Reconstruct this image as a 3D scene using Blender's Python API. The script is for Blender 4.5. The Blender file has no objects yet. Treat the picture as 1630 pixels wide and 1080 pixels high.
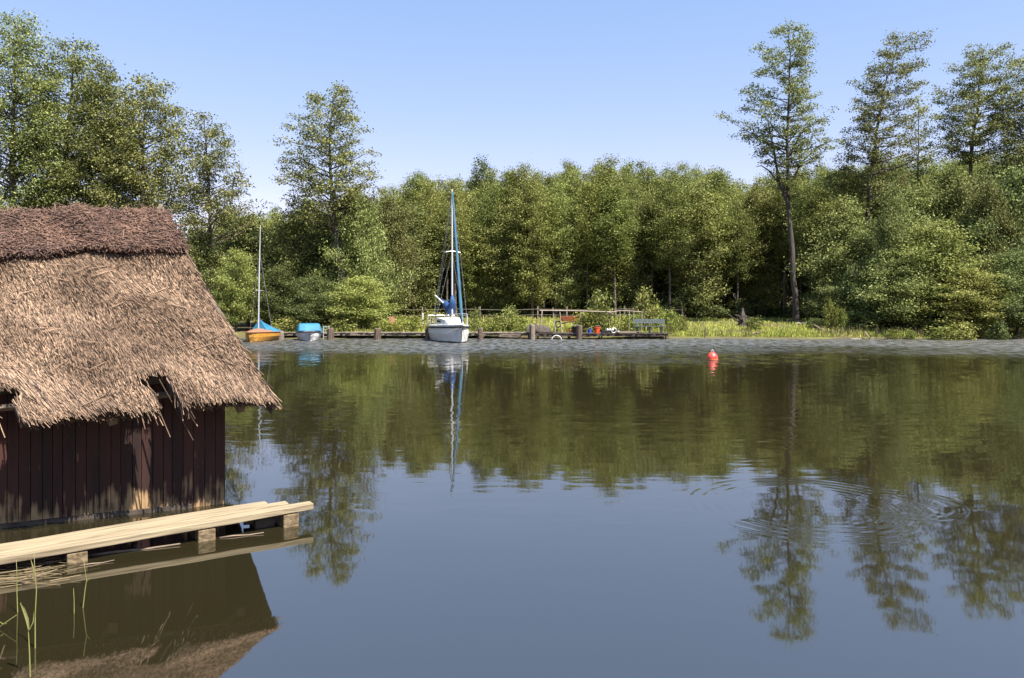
import bpy, math, random
import numpy as np
from mathutils import Vector, Matrix

# ------------------------------------------------------------------ camera, sky, sun
S = bpy.context.scene
C = S.collection
F, YH, CH = 1200.0, 480.0, 2.3           # focal length in photo pixels, horizon row, eye height
cd = bpy.data.cameras.new('camera'); cam = bpy.data.objects.new('camera', cd); C.objects.link(cam)
cam.location = (0, 0, CH); cam.rotation_euler = (math.radians(90), 0, 0)
cd.sensor_width = 36; cd.lens = 36 * F / 1630; cd.shift_y = -60 / 1630
cd.clip_start = 0.1; cd.clip_end = 3000
S.camera = cam
SUN = Vector((.54, -.47, 1.17)).normalized()
w = bpy.data.worlds.new('World'); S.world = w; w.use_nodes = True
nt = w.node_tree
sky = nt.nodes.new('ShaderNodeTexSky'); sky.sky_type = 'NISHITA'; sky.sun_disc = False
sky.sun_elevation = math.asin(SUN.z); sky.sun_rotation = math.atan2(SUN.x, SUN.y)
sky.air_density = 1.0; sky.dust_density = 0.0; sky.ozone_density = 4.0
bg = nt.nodes['Background']; bg.inputs[1].default_value = 0.112
hs = nt.nodes.new('ShaderNodeHueSaturation'); gm = nt.nodes.new('ShaderNodeGamma'); gm.inputs[1].default_value = .5; hs.inputs['Saturation'].default_value = 1.3
tint = nt.nodes.new('ShaderNodeMix'); tint.data_type = 'RGBA'; tint.blend_type = 'MULTIPLY'; tint.inputs[0].default_value = 1; tint.inputs[7].default_value = (1.86, 1.41, 1.52, 1)
nt.links.new(sky.outputs[0], hs.inputs['Color']); nt.links.new(hs.outputs[0], gm.inputs[0]); nt.links.new(gm.outputs[0], tint.inputs[6]); nt.links.new(tint.outputs[2], bg.inputs[0])
ld = bpy.data.lights.new('sun', 'SUN'); ld.energy = 4.8; ld.angle = math.radians(.5); ld.color = (1, .94, .84)
sun = bpy.data.objects.new('sun', ld); C.objects.link(sun)
sun.rotation_euler = SUN.to_track_quat('Z', 'Y').to_euler(); sun.location = (30, -20, 60)
S.view_settings.view_transform = 'Standard'; S.view_settings.look = 'None'
S.view_settings.exposure = 1.5; S.view_settings.gamma = 1
S.cycles.max_bounces = 6; S.cycles.diffuse_bounces = 2; S.cycles.glossy_bounces = 3
S.cycles.transmission_bounces = 3; S.cycles.transparent_max_bounces = 4
S.cycles.caustics_reflective = False; S.cycles.caustics_refractive = False

RND = random.Random(7)
NP = np.random.default_rng(11)

def at(x, y, Y):                            # photo pixel at a known distance -> point in the place
    return Vector(((x - 815) / F * Y, Y, CH - (y - YH) / F * Y))
def onwater(x, y):
    Y = F * CH / (y - YH); return at(x, y, Y)

# ------------------------------------------------------------------ materials
def mat(name, col, rough=.8, col2=None, scale=(6, 6, 6), detail=4, island=0.0, bump=0.0, bscale=None,
        trans=0.0, spec=.3, lo=.35, hi=.65, metal=0, dist=.0, rot=0):
    m = bpy.data.materials.new(name); m.use_nodes = True
    t = m.node_tree; N = t.nodes; L = t.links; b = N['Principled BSDF']
    b.inputs['Roughness'].default_value = rough; b.inputs['Specular IOR Level'].default_value = spec
    b.inputs['Metallic'].default_value = metal
    b.inputs['Base Color'].default_value = (*col, 1)
    tc = N.new('ShaderNodeTexCoord'); mp = N.new('ShaderNodeMapping'); mp.inputs['Scale'].default_value = scale
    if rot: mp.vector_type = 'TEXTURE'; mp.inputs['Scale'].default_value = [1 / q for q in scale]; mp.inputs['Rotation'].default_value = (0, 0, rot)
    L.new(tc.outputs['Object'], mp.inputs['Vector'])
    nz = N.new('ShaderNodeTexNoise'); nz.inputs['Detail'].default_value = detail; nz.inputs['Scale'].default_value = 1
    nz.inputs['Distortion'].default_value = dist
    L.new(mp.outputs[0], nz.inputs['Vector'])
    out = None
    if col2:
        r = N.new('ShaderNodeMapRange'); r.inputs[1].default_value = lo; r.inputs[2].default_value = hi
        L.new(nz.outputs['Fac'], r.inputs[0])
        mx = N.new('ShaderNodeMix'); mx.data_type = 'RGBA'
        mx.inputs[6].default_value = (*col, 1); mx.inputs[7].default_value = (*col2, 1)
        L.new(r.outputs[0], mx.inputs[0]); out = mx.outputs[2]
    if island:
        g = N.new('ShaderNodeNewGeometry')
        r2 = N.new('ShaderNodeMapRange'); r2.inputs[3].default_value = 1 - island; r2.inputs[4].default_value = 1 + island
        L.new(g.outputs['Random Per Island'], r2.inputs[0])
        h = N.new('ShaderNodeHueSaturation')
        if out: L.new(out, h.inputs['Color'])
        else: h.inputs['Color'].default_value = (*col, 1)
        L.new(r2.outputs[0], h.inputs['Value']); out = h.outputs[0]
    if out: L.new(out, b.inputs['Base Color'])
    if bump:
        bn = N.new('ShaderNodeBump'); bn.inputs['Strength'].default_value = bump; bn.inputs['Distance'].default_value = .02
        L.new(nz.outputs['Fac'], bn.inputs['Height']); L.new(bn.outputs[0], b.inputs['Normal'])
    if trans:
        tr = N.new('ShaderNodeBsdfTranslucent')
        if out: L.new(out, tr.inputs[0])
        else: tr.inputs[0].default_value = (*col, 1)
        ms = N.new('ShaderNodeMixShader'); ms.inputs[0].default_value = trans
        L.new(b.outputs[0], ms.inputs[1]); L.new(tr.outputs[0], ms.inputs[2])
        L.new(ms.outputs[0], N['Material Output'].inputs[0])
    return m

def leafmat(name, a, b_, c, trans=.34):
    """leaf colour varies leaf by leaf and tree by tree"""
    m = bpy.data.materials.new(name); m.use_nodes = True
    t = m.node_tree; N = t.nodes; L = t.links; b = N['Principled BSDF']
    b.inputs['Roughness'].default_value = .6; b.inputs['Specular IOR Level'].default_value = .22
    g = N.new('ShaderNodeNewGeometry'); oi = N.new('ShaderNodeObjectInfo')
    r = N.new('ShaderNodeValToRGB'); e = r.color_ramp.elements
    e[0].color = (*a, 1); e[1].color = (*c, 1); e[0].position = .05; e[1].position = .95
    x = e.new(.5); x.color = (*b_, 1)
    L.new(g.outputs['Random Per Island'], r.inputs[0])
    h = N.new('ShaderNodeHueSaturation')
    r1 = N.new('ShaderNodeMapRange'); r1.inputs[3].default_value = .474; r1.inputs[4].default_value = .503
    r2 = N.new('ShaderNodeMapRange'); r2.inputs[3].default_value = .72; r2.inputs[4].default_value = 1.3
    sx = N.new('ShaderNodeMath'); sx.operation = 'MULTIPLY'; sx.inputs[1].default_value = 7.31
    sf = N.new('ShaderNodeMath'); sf.operation = 'FRACT'
    L.new(oi.outputs['Random'], sx.inputs[0]); L.new(sx.outputs[0], sf.inputs[0])
    L.new(oi.outputs['Random'], r1.inputs[0]); L.new(sf.outputs[0], r2.inputs[0])
    L.new(r1.outputs[0], h.inputs['Hue']); L.new(r2.outputs[0], h.inputs['Value'])
    L.new(r.outputs[0], h.inputs['Color']); L.new(h.outputs[0], b.inputs['Base Color'])
    tr = N.new('ShaderNodeBsdfTranslucent'); L.new(h.outputs[0], tr.inputs[0])
    ms = N.new('ShaderNodeMixShader'); ms.inputs[0].default_value = trans
    L.new(b.outputs[0], ms.inputs[1]); L.new(tr.outputs[0], ms.inputs[2])
    L.new(ms.outputs[0], N['Material Output'].inputs[0])
    return m

M = {}
M['leaf'] = leafmat('alder_leaf', (.055, .072, .018), (.155, .185, .044), (.34, .36, .14))  # wide leaf ramps, through dark_leaf: own tones plus highlight contrast painted into the colour
M['leaf_forest'] = leafmat('forest_leaf', (.05, .07, .015), (.155, .19, .036), (.34, .37, .12))
M['leaf_light'] = leafmat('light_leaf', (.075, .095, .02), (.205, .235, .05), (.39, .41, .14))
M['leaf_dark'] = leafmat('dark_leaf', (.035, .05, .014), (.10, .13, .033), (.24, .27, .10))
M['leaf_birch'] = leafmat('birch_leaf', (.085, .11, .03), (.13, .16, .045), (.17, .20, .07))
M['leaf_yellow'] = leafmat('weed_leaf', (.12, .16, .03), (.18, .22, .045), (.25, .27, .07))
M['bark'] = mat('bark', (.065, .053, .043), .9, (.14, .12, .10), (7, 7, 2.2), bump=.6)
M['bark_light'] = mat('bark_light', (.085, .07, .058), .9, (.04, .033, .028), (6, 6, 1.2), bump=.6)
M['ground'] = mat('ground', (.11, .11, .03), .95, (.075, .055, .03), (.45, .45, .45), detail=8)
M['grass'] = mat('grass_blades', (.36, .41, .07), .7, (.46, .44, .12), (.35, .35, .35), island=.35, trans=.35)
M['drygrass'] = mat('dry_reeds', (.26, .21, .10), .8, (.16, .19, .05), (.5, .5, .5), island=.4, trans=.3)
M['thatch'] = mat('thatch_reed', (.285, .196, .134), .8, (.155, .103, .07), (1.6, 1.6, 1.6), detail=5, island=.92, spec=.2)
M['thatch_base'] = mat('thatch_base', (.075, .052, .04), .95, (.04, .028, .022), (30, 30, 30))
M['cap'] = mat('ridge_heather', (.118, .073, .058), .9, (.185, .112, .082), (3, 3, 3), island=.6)
M['cap_base'] = mat('ridge_base', (.05, .03, .025), .95, (.03, .02, .016), (25, 25, 25))
M['timber'] = mat('weathered_timber', (.13, .095, .07), .8, (.22, .165, .12), (3, 22, 22), detail=6, bump=.3)
M['greywood'] = mat('grey_wood', (.14, .11, .085), .85, (.22, .18, .14), (4, 12, 12), detail=6, bump=.3, island=.25)
M['darkwood'] = mat('dark_wood', (.045, .034, .027), .85, (.09, .07, .055), (4, 12, 12), bump=.3, island=.25)
M['post'] = mat('mooring_post', (.16, .115, .08), .85, (.075, .055, .042), (9, 9, 2), bump=.4)
M['concrete'] = mat('mossy_block', (.21, .155, .095), .9, (.10, .068, .035), (22, 22, 22), detail=8, bump=.8)
M['white'] = mat('white_gelcoat', (.72, .71, .67), .3, (.62, .60, .55), (3, 3, 3), spec=.5)
M['grey_hull'] = mat('greyish_gelcoat', (.55, .55, .56), .35, (.45, .45, .45), (3, 3, 3), spec=.5)
M['varnish'] = mat('varnished_hull', (.50, .25, .045), .3, (.36, .17, .03), (2, 9, 9), spec=.5)
M['deckwood'] = mat('deck_wood', (.32, .155, .085), .4, (.22, .10, .06), (2, 14, 14), spec=.4)
M['navy'] = mat('dark_trim', (.02, .022, .03), .5)
M['tarp'] = mat('blue_tarp', (.035, .18, .30), .65, (.025, .13, .23), (3, 3, 3), bump=.4)
M['sailcover'] = mat('sail_cover', (.025, .075, .20), .65, (.018, .05, .14), (6, 6, 6), bump=.4)
M['furled'] = mat('furled_sail', (.045, .125, .19), .7, (.03, .085, .14), (14, 14, 2.5), bump=.4)
M['alu'] = mat('aluminium', (.62, .62, .62), .4, metal=.6, spec=.5)
M['steel'] = mat('rigging_steel', (.30, .30, .30), .4, metal=.4)
M['red'] = mat('buoy_red', (.72, .075, .05), .4, (.55, .045, .035), (5, 5, 5), spec=.5)
M['bucket_red'] = mat('bucket_red', (.75, .085, .02), .4, spec=.5)
M['blue'] = mat('plastic_blue', (.05, .09, .42), .5)
M['black'] = mat('black_plastic', (.018, .018, .02), .5)
M['orange'] = mat('rusty_orange', (.42, .15, .06), .7, (.30, .09, .035), (9, 9, 9))
M['bench'] = mat('bench_paint', (.085, .105, .115), .6, (.055, .07, .08), (6, 20, 20))
M['palepole'] = mat('pale_pole', (.36, .30, .24), .85, (.26, .21, .16), (4, 4, 4))
M['stone'] = mat('stone', (.30, .27, .23), .9, (.20, .18, .15), (5, 5, 5), bump=.5)
M['reedgreen'] = mat('reed_green', (.22, .24, .06), .6, (.36, .33, .14), (1, 1, 6), trans=.25)
M['straw'] = mat('straw', (.17, .125, .07), .8, island=.4)

# fresh walkway board
M['board'] = mat('pale_board', (.30, .24, .155), .85, (.115, .082, .05), (1.4, 36, 30), detail=8, bump=.5, island=.12, lo=.46, hi=.74, dist=.6, rot=math.radians(33.5))

# stained planks of the boathouse, bleached towards the splash line
def wallmat():
    m = mat('stained_planks', (.042, .0165, .013), .85, (.017, .0085, .0075), (9, 9, .8), detail=6, island=.3, bump=.3)
    t = m.node_tree; N = t.nodes; L = t.links; b = N['Principled BSDF']
    src = b.inputs['Base Color'].links[0].from_socket
    g = N.new('ShaderNodeNewGeometry'); sp = N.new('ShaderNodeSeparateXYZ'); L.new(g.outputs['Position'], sp.inputs[0])
    mp = N.new('ShaderNodeMapping'); mp.inputs['Scale'].default_value = (26, 26, 2.4); L.new(g.outputs['Position'], mp.inputs[0])
    nz = N.new('ShaderNodeTexNoise'); nz.inputs['Scale'].default_value = 1; nz.inputs['Detail'].default_value = 5
    L.new(mp.outputs[0], nz.inputs['Vector'])
    r = N.new('ShaderNodeMapRange'); r.inputs[1].default_value = .42; r.inputs[2].default_value = .0
    r.inputs[3].default_value = 0; r.inputs[4].default_value = .55; L.new(sp.outputs[2], r.inputs[0])
    n2 = N.new('ShaderNodeTexNoise'); n2.inputs['Scale'].default_value = 3.2; n2.inputs['Detail'].default_value = 3; L.new(g.outputs['Position'], n2.inputs['Vector'])
    mm = N.new('ShaderNodeMath'); mm.operation = 'MULTIPLY_ADD'; mm.inputs[1].default_value = .9; mm.inputs[2].default_value = -.47; L.new(n2.outputs[0], mm.inputs[0])
    a0 = N.new('ShaderNodeMath'); a0.operation = 'ADD'; L.new(nz.outputs[0], a0.inputs[0]); L.new(mm.outputs[0], a0.inputs[1])
    a = N.new('ShaderNodeMath'); a.operation = 'ADD'; L.new(a0.outputs[0], a.inputs[0]); L.new(r.outputs[0], a.inputs[1])
    r2 = N.new('ShaderNodeMapRange'); r2.inputs[1].default_value = .72; r2.inputs[2].default_value = .98; L.new(a.outputs[0], r2.inputs[0])
    mx = N.new('ShaderNodeMix'); mx.data_type = 'RGBA'; mx.inputs[7].default_value = (.34, .215, .105, 1)
    L.new(src, mx.inputs[6]); L.new(r2.outputs[0], mx.inputs[0]); L.new(mx.outputs[2], b.inputs['Base Color'])
    return m
M['wall'] = wallmat()

# lake surface: small wave slopes that differ from one patch of water to another
def watermat():
    m = bpy.data.materials.new('lake_water'); m.use_nodes = True
    t = m.node_tree; N = t.nodes; L = t.links; b = N['Principled BSDF']
    b.inputs['Base Color'].default_value = (.016, .0135, .006, 1)
    b.inputs['Roughness'].default_value = .02; b.inputs['IOR'].default_value = 3.0
    b.inputs['Specular IOR Level'].default_value = .5
    g = N.new('ShaderNodeNewGeometry'); P = g.outputs['Position']
    def mth(op, a, b2=None, c=None):
        n = N.new('ShaderNodeMath'); n.operation = op
        for i, v in enumerate((a, b2, c)):
            if v is None: continue
            if isinstance(v, (int, float)): n.inputs[i].default_value = v
            else: L.new(v, n.inputs[i])
        return n.outputs[0]
    def rng(v, a, b2, c, d, smooth=True):
        n = N.new('ShaderNodeMapRange'); n.interpolation_type = 'SMOOTHSTEP' if smooth else 'LINEAR'
        L.new(v, n.inputs[0])
        for i, q in enumerate((a, b2, c, d)): n.inputs[i + 1].default_value = q
        return n.outputs[0]
    def noise(scale, rot=0, detail=2.0, rough=.5):
        mp = N.new('ShaderNodeMapping'); mp.inputs['Scale'].default_value = scale; mp.inputs['Rotation'].default_value = (0, 0, rot)
        L.new(P, mp.inputs['Vector'])
        n = N.new('ShaderNodeTexNoise'); n.inputs['Scale'].default_value = 1; n.inputs['Detail'].default_value = detail
        n.inputs['Roughness'].default_value = rough
        L.new(mp.outputs[0], n.inputs['Vector']); return n
    sp = N.new('ShaderNodeSeparateXYZ'); L.new(P, sp.inputs[0]); X, Y = sp.outputs[0], sp.outputs[1]
    big = noise((.05, .10, 1), detail=3); bigs = N.new('ShaderNodeSeparateColor'); L.new(big.outputs['Color'], bigs.inputs[0])
    Yw = mth('ADD', Y, mth('MULTIPLY', mth('SUBTRACT', bigs.outputs[0], .5), 26))
    wind = mth('POWER', rng(Yw, 22, 40, 0, 1), 1.6)                       # breeze on the far water
    mid = rng(Yw, 7, 13, 0, 1)
    ruff = rng(bigs.outputs[1], .42, .62, .35, 1)
    amp_near = mth('MULTIPLY', ruff, mth('ADD', mth('MULTIPLY', mid, .075), .014))
    n1 = noise((1.3, 4.0, 1), .12, 2.5, .55); n2 = noise((5, 9, 1), -.1, 2); n3 = noise((.35, .9, 1), .1, 1)
    def slope(n, ch):
        s = N.new('ShaderNodeSeparateColor'); L.new(n.outputs['Color'], s.inputs[0]); return mth('SUBTRACT', s.outputs[ch], .5)
    amp_far = mth('MULTIPLY', wind, .5); n4 = noise((1.5, 1.1, 1), .05, 3)
    sx = mth('ADD', mth('MULTIPLY', slope(n1, 0), mth('MULTIPLY', amp_near, .7)), mth('MULTIPLY', slope(n2, 0), amp_far))
    sy = mth('ADD', mth('MULTIPLY', slope(n1, 1), amp_near), mth('MULTIPLY', slope(n2, 1), mth('MULTIPLY', amp_far, 1.3)))
    sy = mth('ADD', sy, mth('MULTIPLY', slope(n3, 1), .006))
    n0 = noise((.9, .9, 1), .4, 2).outputs['Fac']
    sy = mth('ADD', sy, mth('MULTIPLY', slope(n4, 0), mth('MULTIPLY', wind, .8)))
    n5 = noise((2.2, 8.5, 1), .05, 2)
    sy = mth('ADD', sy, mth('MULTIPLY', slope(n5, 0), mth('MULTIPLY', mth('MULTIPLY', ruff, mid), .12)))
    # rings spreading where a fish rose
    c = onwater(1290, 806)
    for (cx, cy, r0, r1, am) in ((c.x, c.y, .55, 1.5, .032), (c.x + 1.05, c.y + .1, .15, .85, .025)):
        dx = mth('SUBTRACT', X, cx); dy = mth('SUBTRACT', Y, cy)
        d = mth('SQRT', mth('ADD', mth('MULTIPLY', dx, dx), mth('MULTIPLY', dy, dy)))
        win = mth('MULTIPLY', rng(d, r0, r0 + .5, 0, 1), rng(d, r1 - .25, r1, 1, 0))
        wob = mth('ADD', d, mth('MULTIPLY', bigs.outputs[2], .5))
        s = mth('MULTIPLY', mth('MULTIPLY', mth('SINE', mth('MULTIPLY', wob, 46)), win), mth('MULTIPLY', rng(n0, .40, .62, 0, 1), am))
        sx = mth('ADD', sx, mth('MULTIPLY', s, mth('DIVIDE', dx, d))); sy = mth('ADD', sy, mth('MULTIPLY', s, mth('DIVIDE', dy, d)))
    patch = noise((3.0, 1.25, 1), .03, 3, .6).outputs['Fac']
    L.new(mth('ADD', mth('MULTIPLY', wind, rng(patch, .36, .62, .22, .52)), .03), b.inputs['Roughness'])
    cb = N.new('ShaderNodeCombineXYZ'); L.new(sx, cb.inputs[0]); L.new(sy, cb.inputs[1]); cb.inputs[2].default_value = 1
    nv = N.new('ShaderNodeVectorMath'); nv.operation = 'NORMALIZE'; L.new(cb.outputs[0], nv.inputs[0])
    L.new(nv.outputs[0], b.inputs['Normal'])
    return m
M['water'] = watermat()

# ------------------------------------------------------------------ mesh helpers
def np_mesh(name, V, Fq):
    me = bpy.data.meshes.new(name); V = np.asarray(V, np.float32); Fq = np.asarray(Fq, np.int32); k = Fq.shape[1]
    me.vertices.add(len(V)); me.vertices.foreach_set('co', V.ravel())
    me.loops.add(Fq.size); me.loops.foreach_set('vertex_index', Fq.ravel())
    me.polygons.add(len(Fq)); me.polygons.foreach_set('loop_start', np.arange(0, Fq.size, k, dtype=np.int32))
    me.polygons.foreach_set('loop_total', np.full(len(Fq), k, np.int32))
    me.update(calc_edges=True); return me

class MB:
    def __init__(s): s.v = []; s.f = []
    def add(s, vs, fs):
        o = len(s.v); s.v += [tuple(v) for v in vs]; s.f += [tuple(i + o for i in f) for f in fs]
    def box(s, c, d, rz=0, tilt=None):
        c = Vector(c); R = Matrix.Rotation(rz, 3, 'Z')
        if tilt is not None: R = R @ tilt
        vs = [c + R @ Vector((x * d[0] / 2, y * d[1] / 2, z * d[2] / 2)) for x in (-1, 1) for y in (-1, 1) for z in (-1, 1)]
        s.add(vs, [(0, 1, 3, 2), (4, 6, 7, 5), (0, 4, 5, 1), (2, 3, 7, 6), (0, 2, 6, 4), (1, 5, 7, 3)])
    def bar(s, a, b, wd, th, up=Vector((0, 0, 1)), taper=1):
        a = Vector(a); b = Vector(b); d = (b - a).normalized(); sd = d.cross(up)
        if sd.length < 1e-4: sd = d.cross(Vector((0, 1, 0)))
        sd.normalize(); u = sd.cross(d)
        vs = []
        for p, k in ((a, 1), (b, taper)):
            for x, z in ((-1, -1), (1, -1), (1, 1), (-1, 1)): vs.append(p + sd * x * wd * k / 2 + u * z * th * k / 2)
        s.add(vs, [(3, 2, 1, 0), (4, 5, 6, 7), (0, 1, 5, 4), (1, 2, 6, 5), (2, 3, 7, 6), (3, 0, 4, 7)])
    def tube(s, pts, rads, n=6, cap=True):
        pts = [Vector(p) for p in pts]
        if isinstance(rads, (int, float)): rads = [rads] * len(pts)
        vs = []; fs = []; ref = None
        for i, p in enumerate(pts):
            d = (pts[min(i + 1, len(pts) - 1)] - pts[max(i - 1, 0)]).normalized()
            if ref is None: ref = Vector((1, 0, 0)) if abs(d.x) < .8 else Vector((0, 1, 0))
            a = (ref - d * ref.dot(d)).normalized(); b = d.cross(a); ref = a
            for k in range(n):
                t = 2 * math.pi * k / n; vs.append(p + (a * math.cos(t) + b * math.sin(t)) * rads[i])
        for i in range(len(pts) - 1):
            for k in range(n):
                k2 = (k + 1) % n; fs.append((i * n + k, i * n + k2, (i + 1) * n + k2, (i + 1) * n + k))
        if cap: fs.append(tuple(range(n))[::-1]); fs.append(tuple(range((len(pts) - 1) * n, len(pts) * n)))
        s.add(vs, fs)
    def lathe(s, prof, c=(0, 0, 0), n=16, jitter=0, seed=1):
        c = Vector(c); rd = random.Random(seed); vs = []; fs = []
        for r, z in prof:
            for k in range(n):
                t = 2 * math.pi * k / n; q = r * (1 + rd.uniform(-jitter, jitter)); vs.append(c + Vector((q * math.cos(t), q * math.sin(t), z)))
        for i in range(len(prof) - 1):
            for k in range(n):
                k2 = (k + 1) % n; fs.append((i * n + k, i * n + k2, (i + 1) * n + k2, (i + 1) * n + k))
        fs.append(tuple(range(n))[::-1]); fs.append(tuple(range((len(prof) - 1) * n, len(prof) * n)))
        s.add(vs, fs)
    def loft(s, rings, close=False, cap=True):
        n = len(rings[0]); vs = [p for r in rings for p in r]; fs = []
        for i in range(len(rings) - 1):
            for k in range(n if close else n - 1):
                k2 = (k + 1) % n; fs.append((i * n + k, i * n + k2, (i + 1) * n + k2, (i + 1) * n + k))
        if cap: fs.append(tuple(range(n))[::-1]); fs.append(tuple(range((len(rings) - 1) * n, len(rings) * n)))
        s.add(vs, fs)

def obj(name, mb, m, parent=None, smooth=False, bevel=0):
    if isinstance(mb, MB):
        me = bpy.data.meshes.new(name); me.from_pydata(mb.v, [], mb.f); me.update()
    else: me = mb
    if m: me.materials.append(m)
    if smooth: me.polygons.foreach_set('use_smooth', [True] * len(me.polygons))
    o = bpy.data.objects.new(name, me); C.objects.link(o)
    if parent: o.parent = parent
    if bevel:
        b = o.modifiers.new('bevel', 'BEVEL'); b.width = bevel; b.segments = 2; b.limit_method = 'ANGLE'
    return o
def tag(o, label=None, cat=None, group=None, kind=None):
    for k, v in (('label', label), ('category', cat), ('group', group), ('kind', kind)):
        if v: o[k] = v
    return o
def thing(name, label, cat, loc=(0, 0, 0), rz=0, group=None):
    o = bpy.data.objects.new(name, None); C.objects.link(o); o.location = loc; o.rotation_euler = (0, 0, rz)
    o.empty_display_size = .2
    return tag(o, label, cat, group)
def dup(root, loc, rz=0, sc=1, label=None, group=None):
    r = root.copy(); C.objects.link(r); r.location = loc; r.rotation_euler = (0, 0, rz)
    r.scale = (sc, sc, sc) if isinstance(sc, (int, float)) else sc
    if label: r['label'] = label
    if group: r['group'] = group
    for ch in list(root.children):
        c = ch.copy(); C.objects.link(c); c.parent = r
        for g in ch.children:
            d = g.copy(); C.objects.link(d); d.parent = c
    return r

# ------------------------------------------------------------------ ground and water
def shore(x):
    return 47.5 + .5 * np.sin(x * .21 + 1) + .3 * np.sin(x * .63) - .0009 * np.maximum(0, np.abs(x) - 25) ** 2 - .035 * np.maximum(x - 8, 0) * (x < 60)
def gz(x, y):
    d = y - shore(x)
    land = .10 + .22 * (1 - np.exp(-np.maximum(d, 0) / .8)) + .60 * (1 - np.exp(-np.maximum(d, 0) / 14))
    land = land + .05 * np.sin(x * .9 + y * .4) * np.clip(d / 3, 0, 1)
    bed = np.maximum(-1.6, .10 + d * .22)
    return np.where(d > 0, land, bed)
def gzf(x, y): return float(gz(np.array(float(x)), np.array(float(y))))
xs = np.concatenate([[-900, -400, -200, -120], np.arange(-80, 80.1, 1.0), [120, 200, 400, 900]])
ys = np.concatenate([[-200, -60, -20, 0, 20, 36], np.arange(40, 75, .5), [80, 90, 110, 150, 250, 500, 1500]])
GX, GY = np.meshgrid(xs, ys); GZ = gz(GX, GY)
V = np.stack([GX, GY, GZ], -1).reshape(-1, 3); nx = len(xs)
ii = (np.arange(len(ys) - 1)[:, None] * nx + np.arange(nx - 1)[None]).ravel()
tag(obj('ground', np_mesh('ground', V, np.stack([ii, ii + 1, ii + nx + 1, ii + nx], 1)), M['ground'], smooth=True), kind='structure')
wm = MB(); wm.add([(-400, -150, 0), (400, -150, 0), (400, 60, 0), (-400, 60, 0)], [(0, 1, 2, 3)])
tag(obj('water', wm, M['water']), kind='structure')

# ------------------------------------------------------------------ trees
def leaf_quads(cent, k, spread, size, rs, up=.6, aspect=.62, droop=0):
    cent = np.asarray(cent); n = len(cent) * k
    p = np.repeat(cent, k, 0) + rs.normal(size=(n, 3)) * np.asarray(spread)
    nr = rs.normal(size=(n, 3)); nr[:, 2] = np.abs(nr[:, 2]) + up; nr /= np.linalg.norm(nr, axis=1, keepdims=True)
    t = rs.normal(size=(n, 3)); t[:, 2] -= droop
    t -= nr * (t * nr).sum(1, keepdims=True); t /= np.linalg.norm(t, axis=1, keepdims=True)
    b = np.cross(nr, t); l = (size * rs.uniform(.6, 1.25, n))[:, None]
    V = np.stack([p - t * l * .5, p + b * l * aspect * .5 + t * l * .05, p + t * l * .5 - nr * l * .08, p - b * l * aspect * .5 + t * l * .05], 1).reshape(-1, 3)
    return V, np.arange(n * 4).reshape(n, 4)

def interp_path(path, z):
    zs = [p[2] for p in path]
    return np.array([np.interp(z, zs, [p[i] for p in path]) for i in range(4)])

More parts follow.
